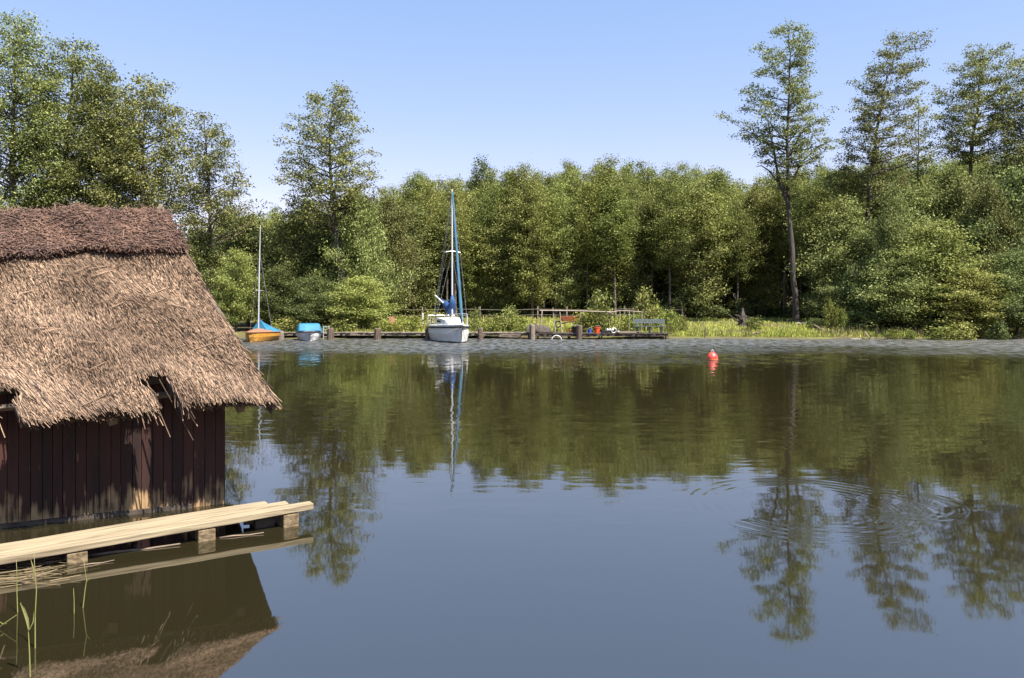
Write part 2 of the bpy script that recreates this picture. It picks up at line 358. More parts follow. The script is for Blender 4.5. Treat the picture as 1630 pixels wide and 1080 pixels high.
def gen_tree(seed, path, env, nbr=46, el=(.15, .7), leaf=.24, k=16, spread=(.33, .33, .15), twigs=6, bare=.3, sides=7, extra=(), droop=0, up=.2, lump=.18, rlo=.66):
    """path: trunk points (x, y, z, radius); env: rows (z, left reach, right reach) about the trunk"""
    rd = random.Random(seed); rs = np.random.default_rng(seed)
    tb = MB(); pts = []
    zt0, zt1 = path[0][2], path[-1][2]
    n = max(8, int((zt1 - zt0) / 1.1))
    for i in range(n + 1):
        q = interp_path(path, zt0 + (zt1 - zt0) * i / n); wob = .06 * min(1, i / 3)
        pts.append((q[0] + rd.uniform(-wob, wob), q[1] + rd.uniform(-wob, wob), q[2], q[3]))
    p0 = pts[0]
    tb.tube([(p0[0], p0[1], p0[2] - .3)] + [p[:3] for p in pts], [p0[3] * 1.5] + [p0[3] * 1.25] + [max(p[3], .012) for p in pts[1:]], sides)
    ez = [e[0] for e in env]
    def reach(z, az):
        l = np.interp(z, ez, [e[1] for e in env]); r = np.interp(z, ez, [e[2] for e in env]); c = math.cos(az)
        side = r if c > 0 else l; dep = (l + r) * .5
        return (abs(c) * side + (1 - abs(c)) * dep) * (1 + lump * math.sin(az * 2 + z * 1.1 + seed) * math.sin(z * 1.7 + seed * 2))
    z0, z1 = ez[0], ez[-1]
    zz = np.linspace(z0, z1, 200); wt = np.array([np.interp(a, ez, [e[1] + e[2] for e in env]) for a in zz]) + .25
    cdf = np.cumsum(wt) / wt.sum()
    cents = []
    az = rd.uniform(0, 6)
    for i in range(nbr):
        zt = float(np.interp((i + rd.uniform(.1, .9)) / nbr, cdf, zz)); az += 2.4 + rd.uniform(-.5, .5)
        R = reach(zt, az) * rd.uniform(rlo, 1.08)
        if rd.random() < .12: R *= 1.12
        e = rd.uniform(*el); zo = max(zt - R * math.tan(e), zt0 + (zt1 - zt0) * .12, z0 - 1.8)
        zo = min(zo, zt1 - .3)
        q = interp_path(path, zo); qt = interp_path(path, min(zt, zt1))
        a = Vector(q[:3]); tip = Vector((qt[0] + R * math.cos(az), qt[1] + R * math.sin(az), zt))
        L = (tip - a).length
        mid = (a + tip) * .5 + Vector((rd.uniform(-.08, .08) * L, rd.uniform(-.08, .08) * L, -.06 * L))
        P = [a.lerp(mid, t).lerp(mid.lerp(tip, t), t) for t in (0, .25, .5, .75, 1)]
        r0 = min(q[3] * .55, .018 + .018 * L)
        tb.tube(P, [r0, r0 * .75, r0 * .5, r0 * .32, .008], 4, False)
        cents.append(tip)
        nt_ = max(2, int(twigs * (.5 + .5 * L / 3)))
        for j in range(nt_):
            t = bare + (1 - bare) * (j + rd.random()) / nt_
            b0 = a.lerp(mid, t).lerp(mid.lerp(tip, t), t)
            d = (tip - a).normalized() * .5 + Vector((rd.gauss(0, .7), rd.gauss(0, .7), rd.gauss(.12 - droop, .35)))
            tl = min(1.3, .15 * L + .4) * rd.uniform(.5, 1.1); e2 = b0 + d.normalized() * tl
            if j % 2 == 0: tb.tube([b0, b0.lerp(e2, .5), e2], [r0 * .3, r0 * .2, .005], 3, False)
            cents += [b0.lerp(e2, .55), e2]
    for zt in np.linspace(z1 - (z1 - z0) * .2, z1, 8):
        q = interp_path(path, min(zt, zt1)); cents.append(Vector((q[0] + rd.gauss(0, .15), q[1] + rd.gauss(0, .15), zt)))
    for br in extra:                                          # limbs of their own: polyline, radius, leafy or bare
        P, r, lf = br
        tb.tube(P, [r * (1 - .8 * i / (len(P) - 1)) for i in range(len(P))], 5, False)
        if lf:
            for i in range(len(P) - 1):
                for j in range(lf): cents.append(Vector(P[i]).lerp(Vector(P[i + 1]), rd.random()) + Vector((rd.gauss(0, .4), rd.gauss(0, .4), rd.gauss(0, .3))))
    cents = np.array([tuple(c) for c in cents])
    kk = k
    V, Fq = leaf_quads(cents, kk, spread, leaf, rs, up=up, droop=droop)
    tm = bpy.data.meshes.new('trunk'); tm.from_pydata(tb.v, [], tb.f); tm.update()
    return tm, np_mesh('crown', V, Fq)

def put_tree(name, label, cat, loc, meshes, leafm, barkm, group=None):
    t = thing(name, label, cat, loc, 0, group)
    tm, cm = meshes
    obj('trunk', tm, barkm, t, smooth=True); obj('crown', cm, leafm, t)
    return t

def hero(name, label, Y, trunk, env, r0, seed, leafm='leaf', barkm='bark', extra=(), group=None, **kw):
    """trunk: photo points (x, y) from the foot up at distance Y; env: (y, left x, right x) outline rows, top last"""
    bx = (trunk[0][0] - 815) / F * Y; bz = gzf(bx, Y)
    base = Vector((bx, Y, bz)); pth = []
    H = at(*trunk[-1], Y).z - bz
    for i, (x, y) in enumerate(trunk):
        p = at(x, y, Y) - base
        if i == 0: p = Vector((0, 0, 0))
        pth.append((p.x, .25 * math.sin(i * 2.1 + seed) * (i > 0), p.z, max(.02, r0 * (1 - .93 * max(p.z, 0) / H))))
    ev = []
    for (y, xl, xr) in env:
        z = at(0, y, Y).z - bz; q = interp_path(pth, z)[0] + bx
        cx = 815 + q / Y * F
        ev.append((z, max(.2, (cx - xl) / F * Y), max(.2, (xr - cx) / F * Y)))
    ex = [([at(x, y, Y) - base for x, y in P], r, lf) for P, r, lf in extra]
    return put_tree(name, label, 'tree', base, gen_tree(seed, pth, ev, extra=ex, **kw), M[leafm], M[barkm], group)

G_TALL = 'tall trees rising above the wood on the right'
hero('alder_tree', 'tall slender tree with long bare trunk on the meadow, a dead limb on its left', 57,
     [(1268, 513), (1262, 440), (1256, 330), (1253, 220), (1256, 120), (1257, 40)],
     [(312, 1243, 1278), (285, 1238, 1295), (258, 1222, 1300), (232, 1192, 1322), (205, 1182, 1308), (180, 1172, 1300), (150, 1182, 1292), (110, 1192, 1288), (75, 1202, 1288), (50, 1222, 1285), (34, 1245, 1262)],
     .245, 3, barkm='bark_light', nbr=70, k=28, leaf=.155, spread=(.25, .25, .11), twigs=6, el=(.1, .55),
     extra=[([(1256, 312), (1240, 292), (1224, 272), (1212, 264), (1203, 266)], .10, 0),
            ([(1257, 330), (1240, 290), (1232, 240), (1222, 190)], .16, 6),
            ([(1256, 300), (1275, 260), (1300, 235), (1330, 222)], .09, 5),
            ([(1254, 250), (1280, 205), (1322, 184)], .08, 6)])
hero('alder_tree', 'tall tree leaning to the right above the dense wood, second of the tall ones', 60,
     [(1375, 520), (1380, 400), (1386, 300), (1392, 220), (1406, 140), (1436, 56)],
     [(335, 1360, 1420), (300, 1352, 1450), (262, 1345, 1470), (232, 1340, 1475), (200, 1342, 1466), (170, 1352, 1460), (140, 1362, 1470), (105, 1378, 1474), (80, 1396, 1474), (52, 1420, 1462)],
     .29, 4, nbr=74, k=30, leaf=.155, spread=(.25, .25, .11), twigs=6, el=(.1, .5))
hero('alder_tree', 'round topped tall tree near the right edge, its dark trunk bare below the crown', 60,
     [(1545, 520), (1543, 380), (1545, 250), (1554, 180), (1562, 120), (1568, 74)],
     [(255, 1520, 1585), (225, 1496, 1612), (190, 1490, 1615), (160, 1494, 1612), (130, 1512, 1612), (98, 1524, 1606), (72, 1545, 1590)],
     .29, 5, nbr=66, k=30, leaf=.155, spread=(.25, .25, .11), twigs=6, el=(.1, .6))
hero('alder_tree', 'tall tree cut off by the right edge of the photo', 58,
     [(1648, 520), (1646, 300), (1648, 180), (1650, 84)],
     [(330, 1590, 1690), (250, 1586, 1695), (180, 1592, 1690), (120, 1602, 1680), (84, 1626, 1665)],
     .32, 6, nbr=96, k=32, leaf=.155)
hero('alder_tree', 'thin sparse tree between the two tall ones, light showing through its crown', 64,
     [(1462, 510), (1460, 330), (1462, 220), (1464, 152)],
     [(300, 1440, 1490), (250, 1436, 1496), (200, 1444, 1488), (150, 1458, 1472)],
     .17, 8, barkm='bark_light', nbr=24, k=14, leaf=.18, twigs=5)
hero('alder_tree', 'lone tall tree with airy cone shaped crown above the covered motorboat', 52,
     [(552, 524), (545, 440), (531, 350), (524, 260), (528, 190), (534, 138)],
     [(352, 470, 575), (318, 444, 592), (290, 440, 608), (262, 452, 590), (235, 458, 582), (205, 470, 580), (178, 478, 576), (155, 492, 562), (134, 524, 548)],
     .27, 9, nbr=74, k=26, leaf=.155, spread=(.25, .25, .11), twigs=6, el=(.12, .6),
     extra=[([(535, 385), (520, 352), (497, 335), (478, 325)], .06, 3), ([(528, 250), (500, 235), (462, 226), (442, 231)], .05, 5)])
# the big trees behind the boathouse
hero('alder_tree', 'highest leafy tree at the far left edge, above the thatched roof', 52,
     [(15, 520), (18, 380), (22, 220), (30, 40)],
     [(400, -60, 90), (300, -70, 96), (200, -70, 98), (120, -55, 96), (70, -30, 86), (40, 5, 72), (26, 22, 46)],
     .36, 12, nbr=110, k=38, leaf=.165, spread=(.4, .4, .2))
hero('alder_tree', 'broad tree with visible forked dark trunks above the middle of the thatched ridge', 54,
     [(98, 520), (96, 380), (100, 300), (108, 200), (118, 70)],
     [(340, 40, 165), (285, 28, 180), (230, 26, 188), (175, 36, 186), (130, 52, 172), (95, 76, 156), (64, 104, 134)],
     .36, 13, nbr=84, k=38, leaf=.165, spread=(.36, .36, .18), extra=[([(104, 330), (118, 285), (136, 240), (150, 190)], .17, 6), ([(97, 320), (72, 262), (50, 222)], .12, 5)])
hero('alder_tree', 'green tree sloping down from the broad one, left of the roof end', 53,
     [(172, 520), (170, 380), (168, 250), (166, 108)],
     [(370, 120, 215), (320, 112, 222), (250, 118, 216), (190, 130, 208), (140, 142, 192), (102, 158, 178)],
     .28, 14, nbr=76, k=38, leaf=.165, spread=(.36, .36, .18))
hero('alder_tree', 'dense tree rising behind the right end of the thatched ridge', 52,
     [(232, 520), (228, 380), (226, 250), (232, 130)],
     [(390, 180, 285), (330, 168, 292), (270, 172, 292), (220, 180, 288), (170, 192, 280), (145, 205, 268), (126, 222, 248)],
     .28, 15, nbr=84, k=38, leaf=.165, spread=(.36, .36, .18))
hero('alder_tree', 'sparser tree standing beside the roof end, with sky showing through its branches', 51,
     [(338, 522), (336, 400), (330, 300), (326, 186)],
     [(352, 280, 405), (318, 282, 410), (290, 285, 404), (262, 288, 388), (230, 294, 378), (205, 306, 352), (184, 318, 336)],
     .22, 16, nbr=62, k=22, leaf=.155, spread=(.28, .28, .13), el=(.15, .7))

# slim trees of the wood, copied from a few kinds
def kind_forest(seed, H, R, cb, n, leafm, **kw):
    path = [(0, 0, 0, .13), (.15 * math.sin(seed), .1, H * .5, .085), (.25 * math.cos(seed), 0, H, .015)]
    env = [(H * cb, R * .45, R * .45), (H * (cb + .15), R * .9, R * .8), (H * .68, R, R), (H * .82, R * .74, R * .8), (H * .93, R * .38, R * .4), (H * 1.005, .15, .15)]
    return put_tree('forest_tree', None, 'tree', (0, 0, 0), gen_tree(seed, path, env, nbr=n, **kw), M[leafm], M['bark'])
FK = [kind_forest(31, 13.5, 2.3, .12, 76, 'leaf_forest', k=38, leaf=.15, spread=(.36, .36, .2)),
      kind_forest(32, 13.2, 2.0, .42, 60, 'leaf_forest', k=38, leaf=.15, spread=(.36, .36, .2)),
      kind_forest(33, 14.0, 2.3, .36, 66, 'leaf_forest', k=38, leaf=.15, spread=(.38, .38, .22)),
      kind_forest(34, 12.8, 2.1, .06, 72, 'leaf', k=38, leaf=.15, spread=(.36, .36, .2)),
      kind_forest(35, 14.2, 1.9, .48, 50, 'leaf_light', k=33, leaf=.145, spread=(.34, .34, .18))]
used = [0] * len(FK)
def topline(px):                                           # height of the tree line in the photo
    return np.interp(px, [-200, 300, 420, 560, 620, 680, 740, 800, 850, 900, 960, 1000, 1050, 1110, 1160, 1210, 1260, 1320, 1400, 1500, 1640, 1900],
                     [330, 330, 340, 318, 306, 292, 298, 288, 276, 276, 266, 278, 278, 280, 288, 302, 276, 280, 268, 262, 255, 255])
G_WOOD = 'slim trees of the wood behind the meadow'
for row, Y in enumerate((67.5, 70.5, 74, 78, 83, 89)):
    step = 26 - row * .2
    x = 300 + RND.uniform(0, 30)
    while x < 1700:
        px = x + RND.uniform(-9, 9); x += step * RND.uniform(.75, 1.25)
        if px < 600 and RND.random() < .5: continue
        if 1090 < px < 1250 and row > 4: continue
        yy = Y + RND.uniform(-1.4, 1.4); X = (px - 815) / F * yy
        z = gzf(X, yy); top = topline(px) + RND.uniform(-16, 28) + (14 if row == 0 else 0)
        H = CH + (YH - top) / F * yy - z
        i = RND.choice((1, 0, 2, 4, 3) if row == 0 else (1, 1, 2, 0, 4, 0, 3) if row < 3 else (0, 0, 3, 3, 2)); h0 = (13.5, 13.2, 14.0, 12.8, 14.2)[i]
        s = H / h0; sw = RND.uniform(.68, 1.12)
        if not used[i]:
            o = FK[i]; used[i] = 1; o.location = (X, yy, z); o.scale = (sw, sw, s); o.rotation_euler = (0, 0, RND.uniform(0, 6))
        else: o = dup(FK[i], (X, yy, z), RND.uniform(0, 6.28), (sw, sw, s))
        tag(o, 'slim green tree of the dense wood behind the meadow', 'tree', G_WOOD)
for px, yy in ((1292, 62), (1308, 60), (1326, 63), (1342, 61), (1362, 62), (1420, 61), (1512, 60), (1580, 60)):
    X = (px - 815) / F * yy; z = gzf(X, yy); o = dup(FK[4 if px % 4 else 1], (X, yy, z), px, (.85, .85, (CH + (YH - topline(px) - 8) / F * yy - z) / 13.8))
    tag(o, 'slim green tree of the dense wood behind the meadow', 'tree', G_WOOD)
bp = [(0, 0, 0, .16), (.1, 0, 8, .1), (0, .1, 16.3, .02)]
t = put_tree('birch_tree', 'pale drooping birch top sticking out above the tree line right of the sailboat mast', 'tree', at(768, 500, 79) * 1,
             gen_tree(51, bp, [(9, 1.0, 1.0), (12, 1.6, 1.7), (14.2, 1.5, 1.8), (15.6, 1.1, 1.3), (16.6, .4, .5)], nbr=44, k=20, leaf=.2, spread=(.26, .26, .4), droop=.7, el=(.3, .9), up=.1), M['leaf_birch'], M['bark_light'])
t.location.z = gzf(t.location.x, 79); s_ = (CH + (YH - 255) / F * 79 - t.location.z) / 16.6; t.scale = (1, 1, s_)

# bushy trees leafy down to the ground
def kind_bushy(seed, H, R, n, leafm, **kw):
    path = [(0, 0, 0, .14), (.2 * math.sin(seed), .1, H * .5, .09), (.3 * math.cos(seed), 0, H * .97, .02)]
    env = [(H * .11, R * .5, R * .4), (H * .24, R * 1.05, R * .8), (H * .36, R * .75, R * 1.1), (H * .5, R * 1.0, R * .8), (H * .66, R * .6, R * .95), (H * .8, R * .7, R * .5), (H * .92, R * .35, R * .4), (H * 1.0, .15, .15)]
    return put_tree('bushy_tree', None, 'tree', (0, 0, 0), gen_tree(seed, path, env, nbr=n, el=(-.05, .55), lump=.42, rlo=.42, twigs=9, **kw), M[leafm], M['bark'])
BK = [kind_bushy(61, 8, 3.2, 62, 'leaf', k=40, leaf=.155, spread=(.38, .38, .2)),
      kind_bushy(62, 8, 2.9, 54, 'leaf_light', k=38, leaf=.155, spread=(.36, .36, .16)),
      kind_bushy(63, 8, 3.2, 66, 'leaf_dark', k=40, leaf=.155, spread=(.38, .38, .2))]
bu = [0, 0, 0]
BUSH = [  # x, foot y-distance, top y, half width px, kind, label
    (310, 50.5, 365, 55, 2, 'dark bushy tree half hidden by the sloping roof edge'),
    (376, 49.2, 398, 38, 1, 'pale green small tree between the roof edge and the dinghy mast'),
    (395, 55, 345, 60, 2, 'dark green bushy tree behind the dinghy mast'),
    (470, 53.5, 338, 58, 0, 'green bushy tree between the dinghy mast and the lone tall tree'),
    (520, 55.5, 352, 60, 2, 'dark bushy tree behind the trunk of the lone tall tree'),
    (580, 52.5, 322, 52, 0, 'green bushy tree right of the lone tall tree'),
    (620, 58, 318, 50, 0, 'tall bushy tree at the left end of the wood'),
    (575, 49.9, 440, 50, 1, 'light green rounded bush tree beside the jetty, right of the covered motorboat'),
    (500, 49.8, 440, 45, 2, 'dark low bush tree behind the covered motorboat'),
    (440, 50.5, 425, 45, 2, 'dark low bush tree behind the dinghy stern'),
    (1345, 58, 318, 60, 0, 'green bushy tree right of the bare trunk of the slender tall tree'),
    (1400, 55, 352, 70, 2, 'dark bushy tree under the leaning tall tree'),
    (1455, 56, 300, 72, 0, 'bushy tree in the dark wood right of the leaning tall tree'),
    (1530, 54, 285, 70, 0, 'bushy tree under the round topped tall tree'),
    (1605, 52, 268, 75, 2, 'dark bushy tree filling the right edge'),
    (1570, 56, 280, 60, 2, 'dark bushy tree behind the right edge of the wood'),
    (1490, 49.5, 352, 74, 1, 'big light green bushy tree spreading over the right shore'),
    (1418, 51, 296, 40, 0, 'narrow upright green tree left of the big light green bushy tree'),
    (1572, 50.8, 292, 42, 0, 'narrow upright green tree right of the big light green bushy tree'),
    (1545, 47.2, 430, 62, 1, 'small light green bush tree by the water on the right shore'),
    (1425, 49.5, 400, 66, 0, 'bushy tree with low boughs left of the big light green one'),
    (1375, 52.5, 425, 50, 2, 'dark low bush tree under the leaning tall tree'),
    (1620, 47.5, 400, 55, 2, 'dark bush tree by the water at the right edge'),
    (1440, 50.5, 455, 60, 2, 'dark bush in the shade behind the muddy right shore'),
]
for k_, (px, Y, top, hw, kd, lab) in enumerate(BUSH):
    X = (px - 815) / F * Y; z = gzf(X, Y); H = CH + (YH - top) / F * Y - z; R = hw / F * Y
    r0 = (3.0, 2.7, 3.0)[kd]; sc = (R / r0, R / r0, H / 8)
    if not bu[kd]:
        o = BK[kd]; bu[kd] = 1; o.location = (X, Y, z); o.scale = sc
    else: o = dup(BK[kd], (X, Y, z), k_ * 1.3, sc)
    tag(o, lab, 'tree')
    if 'group' in o: del o['group']

# understorey shrubs along the foot of the wood
def kind_shrub(seed, H, R, n, leafm, **kw):
    path = [(0, 0, 0, .03), (.02, .02, H * .5, .02), (0, 0, H * .95, .008)]
    env = [(H * .12, R * .7, R * .7), (H * .4, R, R), (H * .75, R * .75, R * .8), (H, .1, .1)]
    return put_tree('shrub', None, 'shrub', (0, 0, 0), gen_tree(seed, path, env, nbr=n, el=(.3, .9), **kw), M[leafm], M['bark'])
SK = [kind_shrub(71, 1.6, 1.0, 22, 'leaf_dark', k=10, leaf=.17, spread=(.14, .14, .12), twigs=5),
      kind_shrub(72, 1.5, .9, 20, 'leaf_light', k=9, leaf=.15, spread=(.12, .12, .12), twigs=5),
      kind_shrub(73, 1.3, .7, 18, 'leaf_yellow', k=9, leaf=.15, spread=(.11, .11, .13), twigs=5)]
su = [0, 0, 0]
def shrub(px, Y, H, R, kd, lab, group=None, name='shrub', cat='shrub', top=None):
    X = (px - 815) / F * Y; z = gzf(X, Y)
    if top: H = CH + (YH - top) / F * Y - z
    h0, r0 = ((1.6, 1.0), (1.5, .9), (1.3, .7))[kd]; sc = (R / r0, R / r0, H / h0)
    if not su[kd]:
        o = SK[kd]; su[kd] = 1; o.location = (X, Y, z); o.scale = sc
    else: o = dup(SK[kd], (X, Y, z), RND.uniform(0, 6.28), sc)
    o.name = name
    for k in ('group',):
        if k in o: del o[k]
    return tag(o, lab, cat, group)
x = 590
while x < 1700:
    Y = RND.uniform(66, 72) if x < 1300 else RND.uniform(48.5, 60)
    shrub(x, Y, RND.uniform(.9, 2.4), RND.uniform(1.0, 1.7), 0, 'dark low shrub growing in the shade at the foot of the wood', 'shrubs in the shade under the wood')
    x += RND.uniform(14, 26)

# the mass of trees farther back in the wood, no single one of them to be told apart
rs = np.random.default_rng(77)
cc = []
tbm = MB()
for px in np.arange(250, 1760, 13):
    for row in range(2):
        Y = 98 + row * 12 + RND.uniform(-3, 3); X = (px + RND.uniform(-8, 8) - 815) / F * Y
        top = CH + (YH - topline(px) - 16 - RND.uniform(0, 20)) / F * Y
        nn = 36 if not 1060 < px < 1250 else 29
        for k in range(nn):
            zz = RND.uniform(.04, 1) ** 1.15 * top
            cc.append((X + RND.gauss(0, 1.2), Y + RND.gauss(0, 1.5), zz))
        tbm.tube([(X, Y, .5), (X + .1, Y, top * .8)], [.16, .05], 5, False)
V_, F_ = leaf_quads(np.array(cc), 9, (.7, .7, .45), .55, rs, up=.4)
fw = thing('far_wood', 'dim mass of trees deep inside the wood behind the slim ones', 'wood', (0, 104, .9)); fw['kind'] = 'stuff'
o1 = obj('crowns', np_mesh('crowns', V_ - np.array([0, 104, .9]), F_), M['leaf_forest'], fw)
tbm.v = [(a, b - 104, c - .9) for a, b, c in tbm.v]
o2 = obj('trunks', tbm, M['bark'], fw)

# ------------------------------------------------------------------ grass, reeds
def blades(P, h, wd, rs, lean=.35):
    n = len(P); az = rs.uniform(0, 6.283, n); d = np.stack([np.cos(az), np.sin(az), 0 * az], 1); sd = np.stack([-d[:, 1], d[:, 0], 0 * az], 1)
    ln = rs.uniform(0, lean, n)[:, None]; h = h[:, None]; wd = (wd * rs.uniform(.6, 1.3, n))[:, None]; up = np.array([[0, 0, 1.]])
    a = P - sd * wd / 2; b = P + sd * wd / 2
    m1 = P + up * h * .6 + d * h * ln * .4; c1 = m1 - sd * wd * .4; c2 = m1 + sd * wd * .4
    tp = P + up * h + d * h * ln; t1 = tp - sd * wd * .08; t2 = tp + sd * wd * .08
    V = np.stack([a, b, c1, c2, t1, t2], 1).reshape(-1, 3); i = np.arange(n)[:, None] * 6
    Fq = np.concatenate([i + [[0, 1, 3, 2]], i + [[2, 3, 5, 4]]], 1).reshape(-1, 4)
    return V, Fq
def scatter(n, px0, px1, d0, d1, rs, pw=1.0):
    px = rs.uniform(px0, px1, n); d = d0 + (d1 - d0) * rs.random(n) ** pw
    Y0 = 47 + d; X = (px - 815) / F * Y0; Y = shore(X) + d
    return np.stack([X, Y, gz(X, Y) - .03], 1)
rs = np.random.default_rng(5)
P = np.concatenate([scatter(28000, 400, 1700, .05, 23, rs, 1.25), scatter(9000, 560, 1320, .0, 5, rs), scatter(4000, 1000, 1700, -.1, .9, rs)])
clump = .5 + .5 * np.sin(P[:, 0] * 1.7 + np.sin(P[:, 1] * 1.3) * 2) * np.sin(P[:, 1] * .9 + P[:, 0] * .6)
V_, F_ = blades(P, (.16 + .30 * clump) * rs.uniform(.5, 1.2, len(P)) * np.where(P[:, 0] > 10, .62, .9), .05, rs)
tag(obj('grass', np_mesh('grass', V_, F_), M['grass']), 'bright yellow green grass of the meadow along the shore', 'grass', kind='stuff')
P = np.concatenate([scatter(380, 1070, 1330, -.15, .9, rs), scatter(1300, 1300, 1700, -.1, 1.4, rs), scatter(500, 560, 1070, .3, 1.5, rs)])
V_, F_ = blades(P, rs.uniform(.2, .55, len(P)), .035, rs, .3)
tag(obj('shore_reeds', np_mesh('shore_reeds', V_, F_), M['drygrass']), 'straw coloured reeds and rushes along the water edge', 'reeds', kind='stuff')

# ------------------------------------------------------------------ boathouse
U = Vector((.9063, .4226, 0)); NN = Vector((.4226, -.9063, 0))     # along the front wall, out of the front wall
W = Vector((-3.26, 8.57, 0))                                       # right foot of the front wall
LEN = 6.5
def Eave(s): return Vector((-2.605, 8.17, 1.29)) - U * s + Vector((0, 0, -.035 * s + .02 * math.sin(s * 2.3)))
def Ridge(s): return Vector((-4.593, 9.96, 3.36)) - U * s + Vector((0, 0, -.06 * s + .03 * math.exp(-((s - .95) / .28) ** 2)))
def slope(s, t):
    p = Ridge(s * 1.0).lerp(Eave(s), t)
    return p + SN * (.035 * math.sin(s * 3.1 + t * 5) * math.sin(t * 9 + s) - .05 * math.sin(t * math.pi))
SD = (Eave(1) - Ridge(1)).normalized(); SN = (-U).cross(SD).normalized()
if SN.z < 0: SN = -SN
def in_hole(s, t):                                                 # the two torn places over the eave
    a = 0
    if t > .86:
        c = 1.06 - .35 * (t - .87); wd = .15 - .05 * max(0, (t - .92)) / .08
        if abs(s - c) < wd: a = 1
    if .855 < t < 1.2:
        if abs(s - 2.42 - .25 * (t - .93)) < .12 + (.06 if t < .95 else 0): a = 1
    return a
bh = thing('boathouse', 'old thatched boathouse with dark plank walls standing in the lake', 'boathouse', W)
def rel(mb):
    mb.v = [tuple(Vector(v) - W) for v in mb.v]; return mb
mb = MB()
ns, ntt = 130, 46
sv = [LEN * (i / ns) ** 1.25 for i in range(ns + 1)]
idx = {}
for i, s in enumerate(sv):
    for j in range(ntt + 1):
        t = j / ntt; idx[i, j] = len(mb.v); mb.v.append(tuple(slope(s, t)))
TH = .16
for i, s in enumerate(sv):
    for j in range(ntt + 1):
        t = j / ntt; mb.v.append(tuple(slope(s, t) - SN * TH * (1 - .0 * t)))
K = (ns + 1) * (ntt + 1)
keep = {}
for i in range(ns):
    for j in range(ntt):
        keep[i, j] = not in_hole((sv[i] + sv[i + 1]) / 2, (j + .5) / ntt)
for (i, j), kq in keep.items():
    if not kq: continue
    a, b, c, d = idx[i, j], idx[i + 1, j], idx[i + 1, j + 1], idx[i, j + 1]
    mb.f += [(a, b, c, d), (d + K, c + K, b + K, a + K)]
    for (e0, e1, nb) in ((a, b, (i, j - 1)), (b, c, (i + 1, j)), (c, d, (i, j + 1)), (d, a, (i - 1, j))):
        if not keep.get(nb, False): mb.f.append((e1, e0, e0 + K, e1 + K))
# hipped right end and the back slope
Rb0, Eb0 = Ridge(0), Eave(0) - NN * 4.8; RbL, EbL = Ridge(LEN), Eave(LEN) - NN * 4.8
dn = Vector((0, 0, -.10))
for quad in ((Rb0 + dn, Eave(0) + dn, Eb0 + dn), (Rb0 + dn, Eb0 + dn, EbL + dn, RbL + dn), (RbL + dn, EbL + dn, Eave(LEN) + dn)):
    o_ = len(mb.v); mb.v += [tuple(q) for q in quad] + [tuple(q + Vector((0, 0, -.12))) for q in quad]; k = len(quad)
    mb.f += [tuple(o_ + i for i in range(k)), tuple(o_ + k + i for i in range(k))[::-1]] + [(o_ + i, o_ + (i + 1) % k, o_ + k + (i + 1) % k, o_ + k + i) for i in range(k)]
roof = obj('roof', rel(mb), M['thatch_base'], bh)

def strands(items):
    """items: (root, tip, width) -> three sided reeds"""
    A = np.array([tuple(i[0]) for i in items]); B = np.array([tuple(i[1]) for i in items]); wd = np.array([i[2] for i in items])[:, None]
    d = B - A; d /= np.linalg.norm(d, axis=1, keepdims=True); n0 = np.tile(np.array(SN)[None], (len(A), 1))
    s = np.cross(d, n0); s /= np.linalg.norm(s, axis=1, keepdims=True); n = np.cross(s, d)
    V = []
    for p, k in ((A, 1), (B, .8)):
        V += [p - s * wd * .5 * k, p + s * wd * .5 * k, p + n * wd * .6 * k]
    V = np.stack(V, 1).reshape(-1, 3) - np.array(W); i = np.arange(len(A))[:, None] * 6
    Fq = np.concatenate([i + [[0, 2, 5, 3]], i + [[2, 1, 4, 5]], i + [[1, 0, 3, 4]]], 1).reshape(-1, 4)
    return np.concatenate([V]), Fq
rd = random.Random(5); it = []
SLL = (Eave(1) - Ridge(1)).length
def reed(s, t0, L, a, lift0, lift1, wd):
    d = SD * math.cos(a) - U * math.sin(a)
    p = slope(s, t0) + SN * lift0
    q = p + d * L + SN * (lift1 - lift0); return (p, q, wd)
for k in range(66000):
    s = 4.1 * rd.random(); t = rd.uniform(.12, 1.0)
    L = rd.uniform(.09, .24); a = rd.gauss(.04 - .085 * s + .09 * math.sin(s * 2.7 + t * 6), .12)
    t1 = t + L / SLL; s1 = s + L * math.sin(a)
    if s1 < -.02 or in_hole(s, t): continue
    if (in_hole(s1, min(t1, 1.0)) or in_hole((s + s1) / 2, (t + t1) / 2)) and not (t < .86 and t1 < .865 + .05 * rd.random() ** 2): continue
    if t1 > 1.03 + .02 * rd.random() + .025 * math.sin(s * 5) * math.sin(s * 11): continue
    it.append(reed(s, t, L, a, rd.uniform(-.016, .002), rd.uniform(.003, .024), rd.uniform(.0055, .011)))
for k in range(8000):                                              # the cut edge over the eave, all through its thickness
    s = 4.1 * rd.random(); dep = rd.random() ** 1.3 * .15
    if in_hole(s, 1.0): continue
    L = rd.uniform(.15, .3)
    it.append(reed(s, .97 - rd.random() * .06, L * .7, rd.gauss(.03 - .085 * s, .14), -dep, -dep + rd.uniform(-.008, .012), rd.uniform(.006, .011)))
for k in range(2600):                                              # ragged reeds along the verge
    t = rd.uniform(.1, 1.0); dep = rd.random() * .13
    it.append(reed(rd.uniform(-.03, .05), t, rd.uniform(.1, .2), rd.gauss(-.05, .12), -dep, -dep + .01, rd.uniform(.009, .015)))
for (s0, n_) in ((.86, 22), (1.22, 34), (2.24, 20), (2.62, 24)):   # loose reeds hanging beside the holes
    for k in range(n_):
        s = s0 + rd.gauss(0, .03); it.append(reed(s, rd.uniform(.86, .97), rd.uniform(.2, .40), rd.gauss(.03, .08), .0, rd.uniform(-.12, .01), .013))
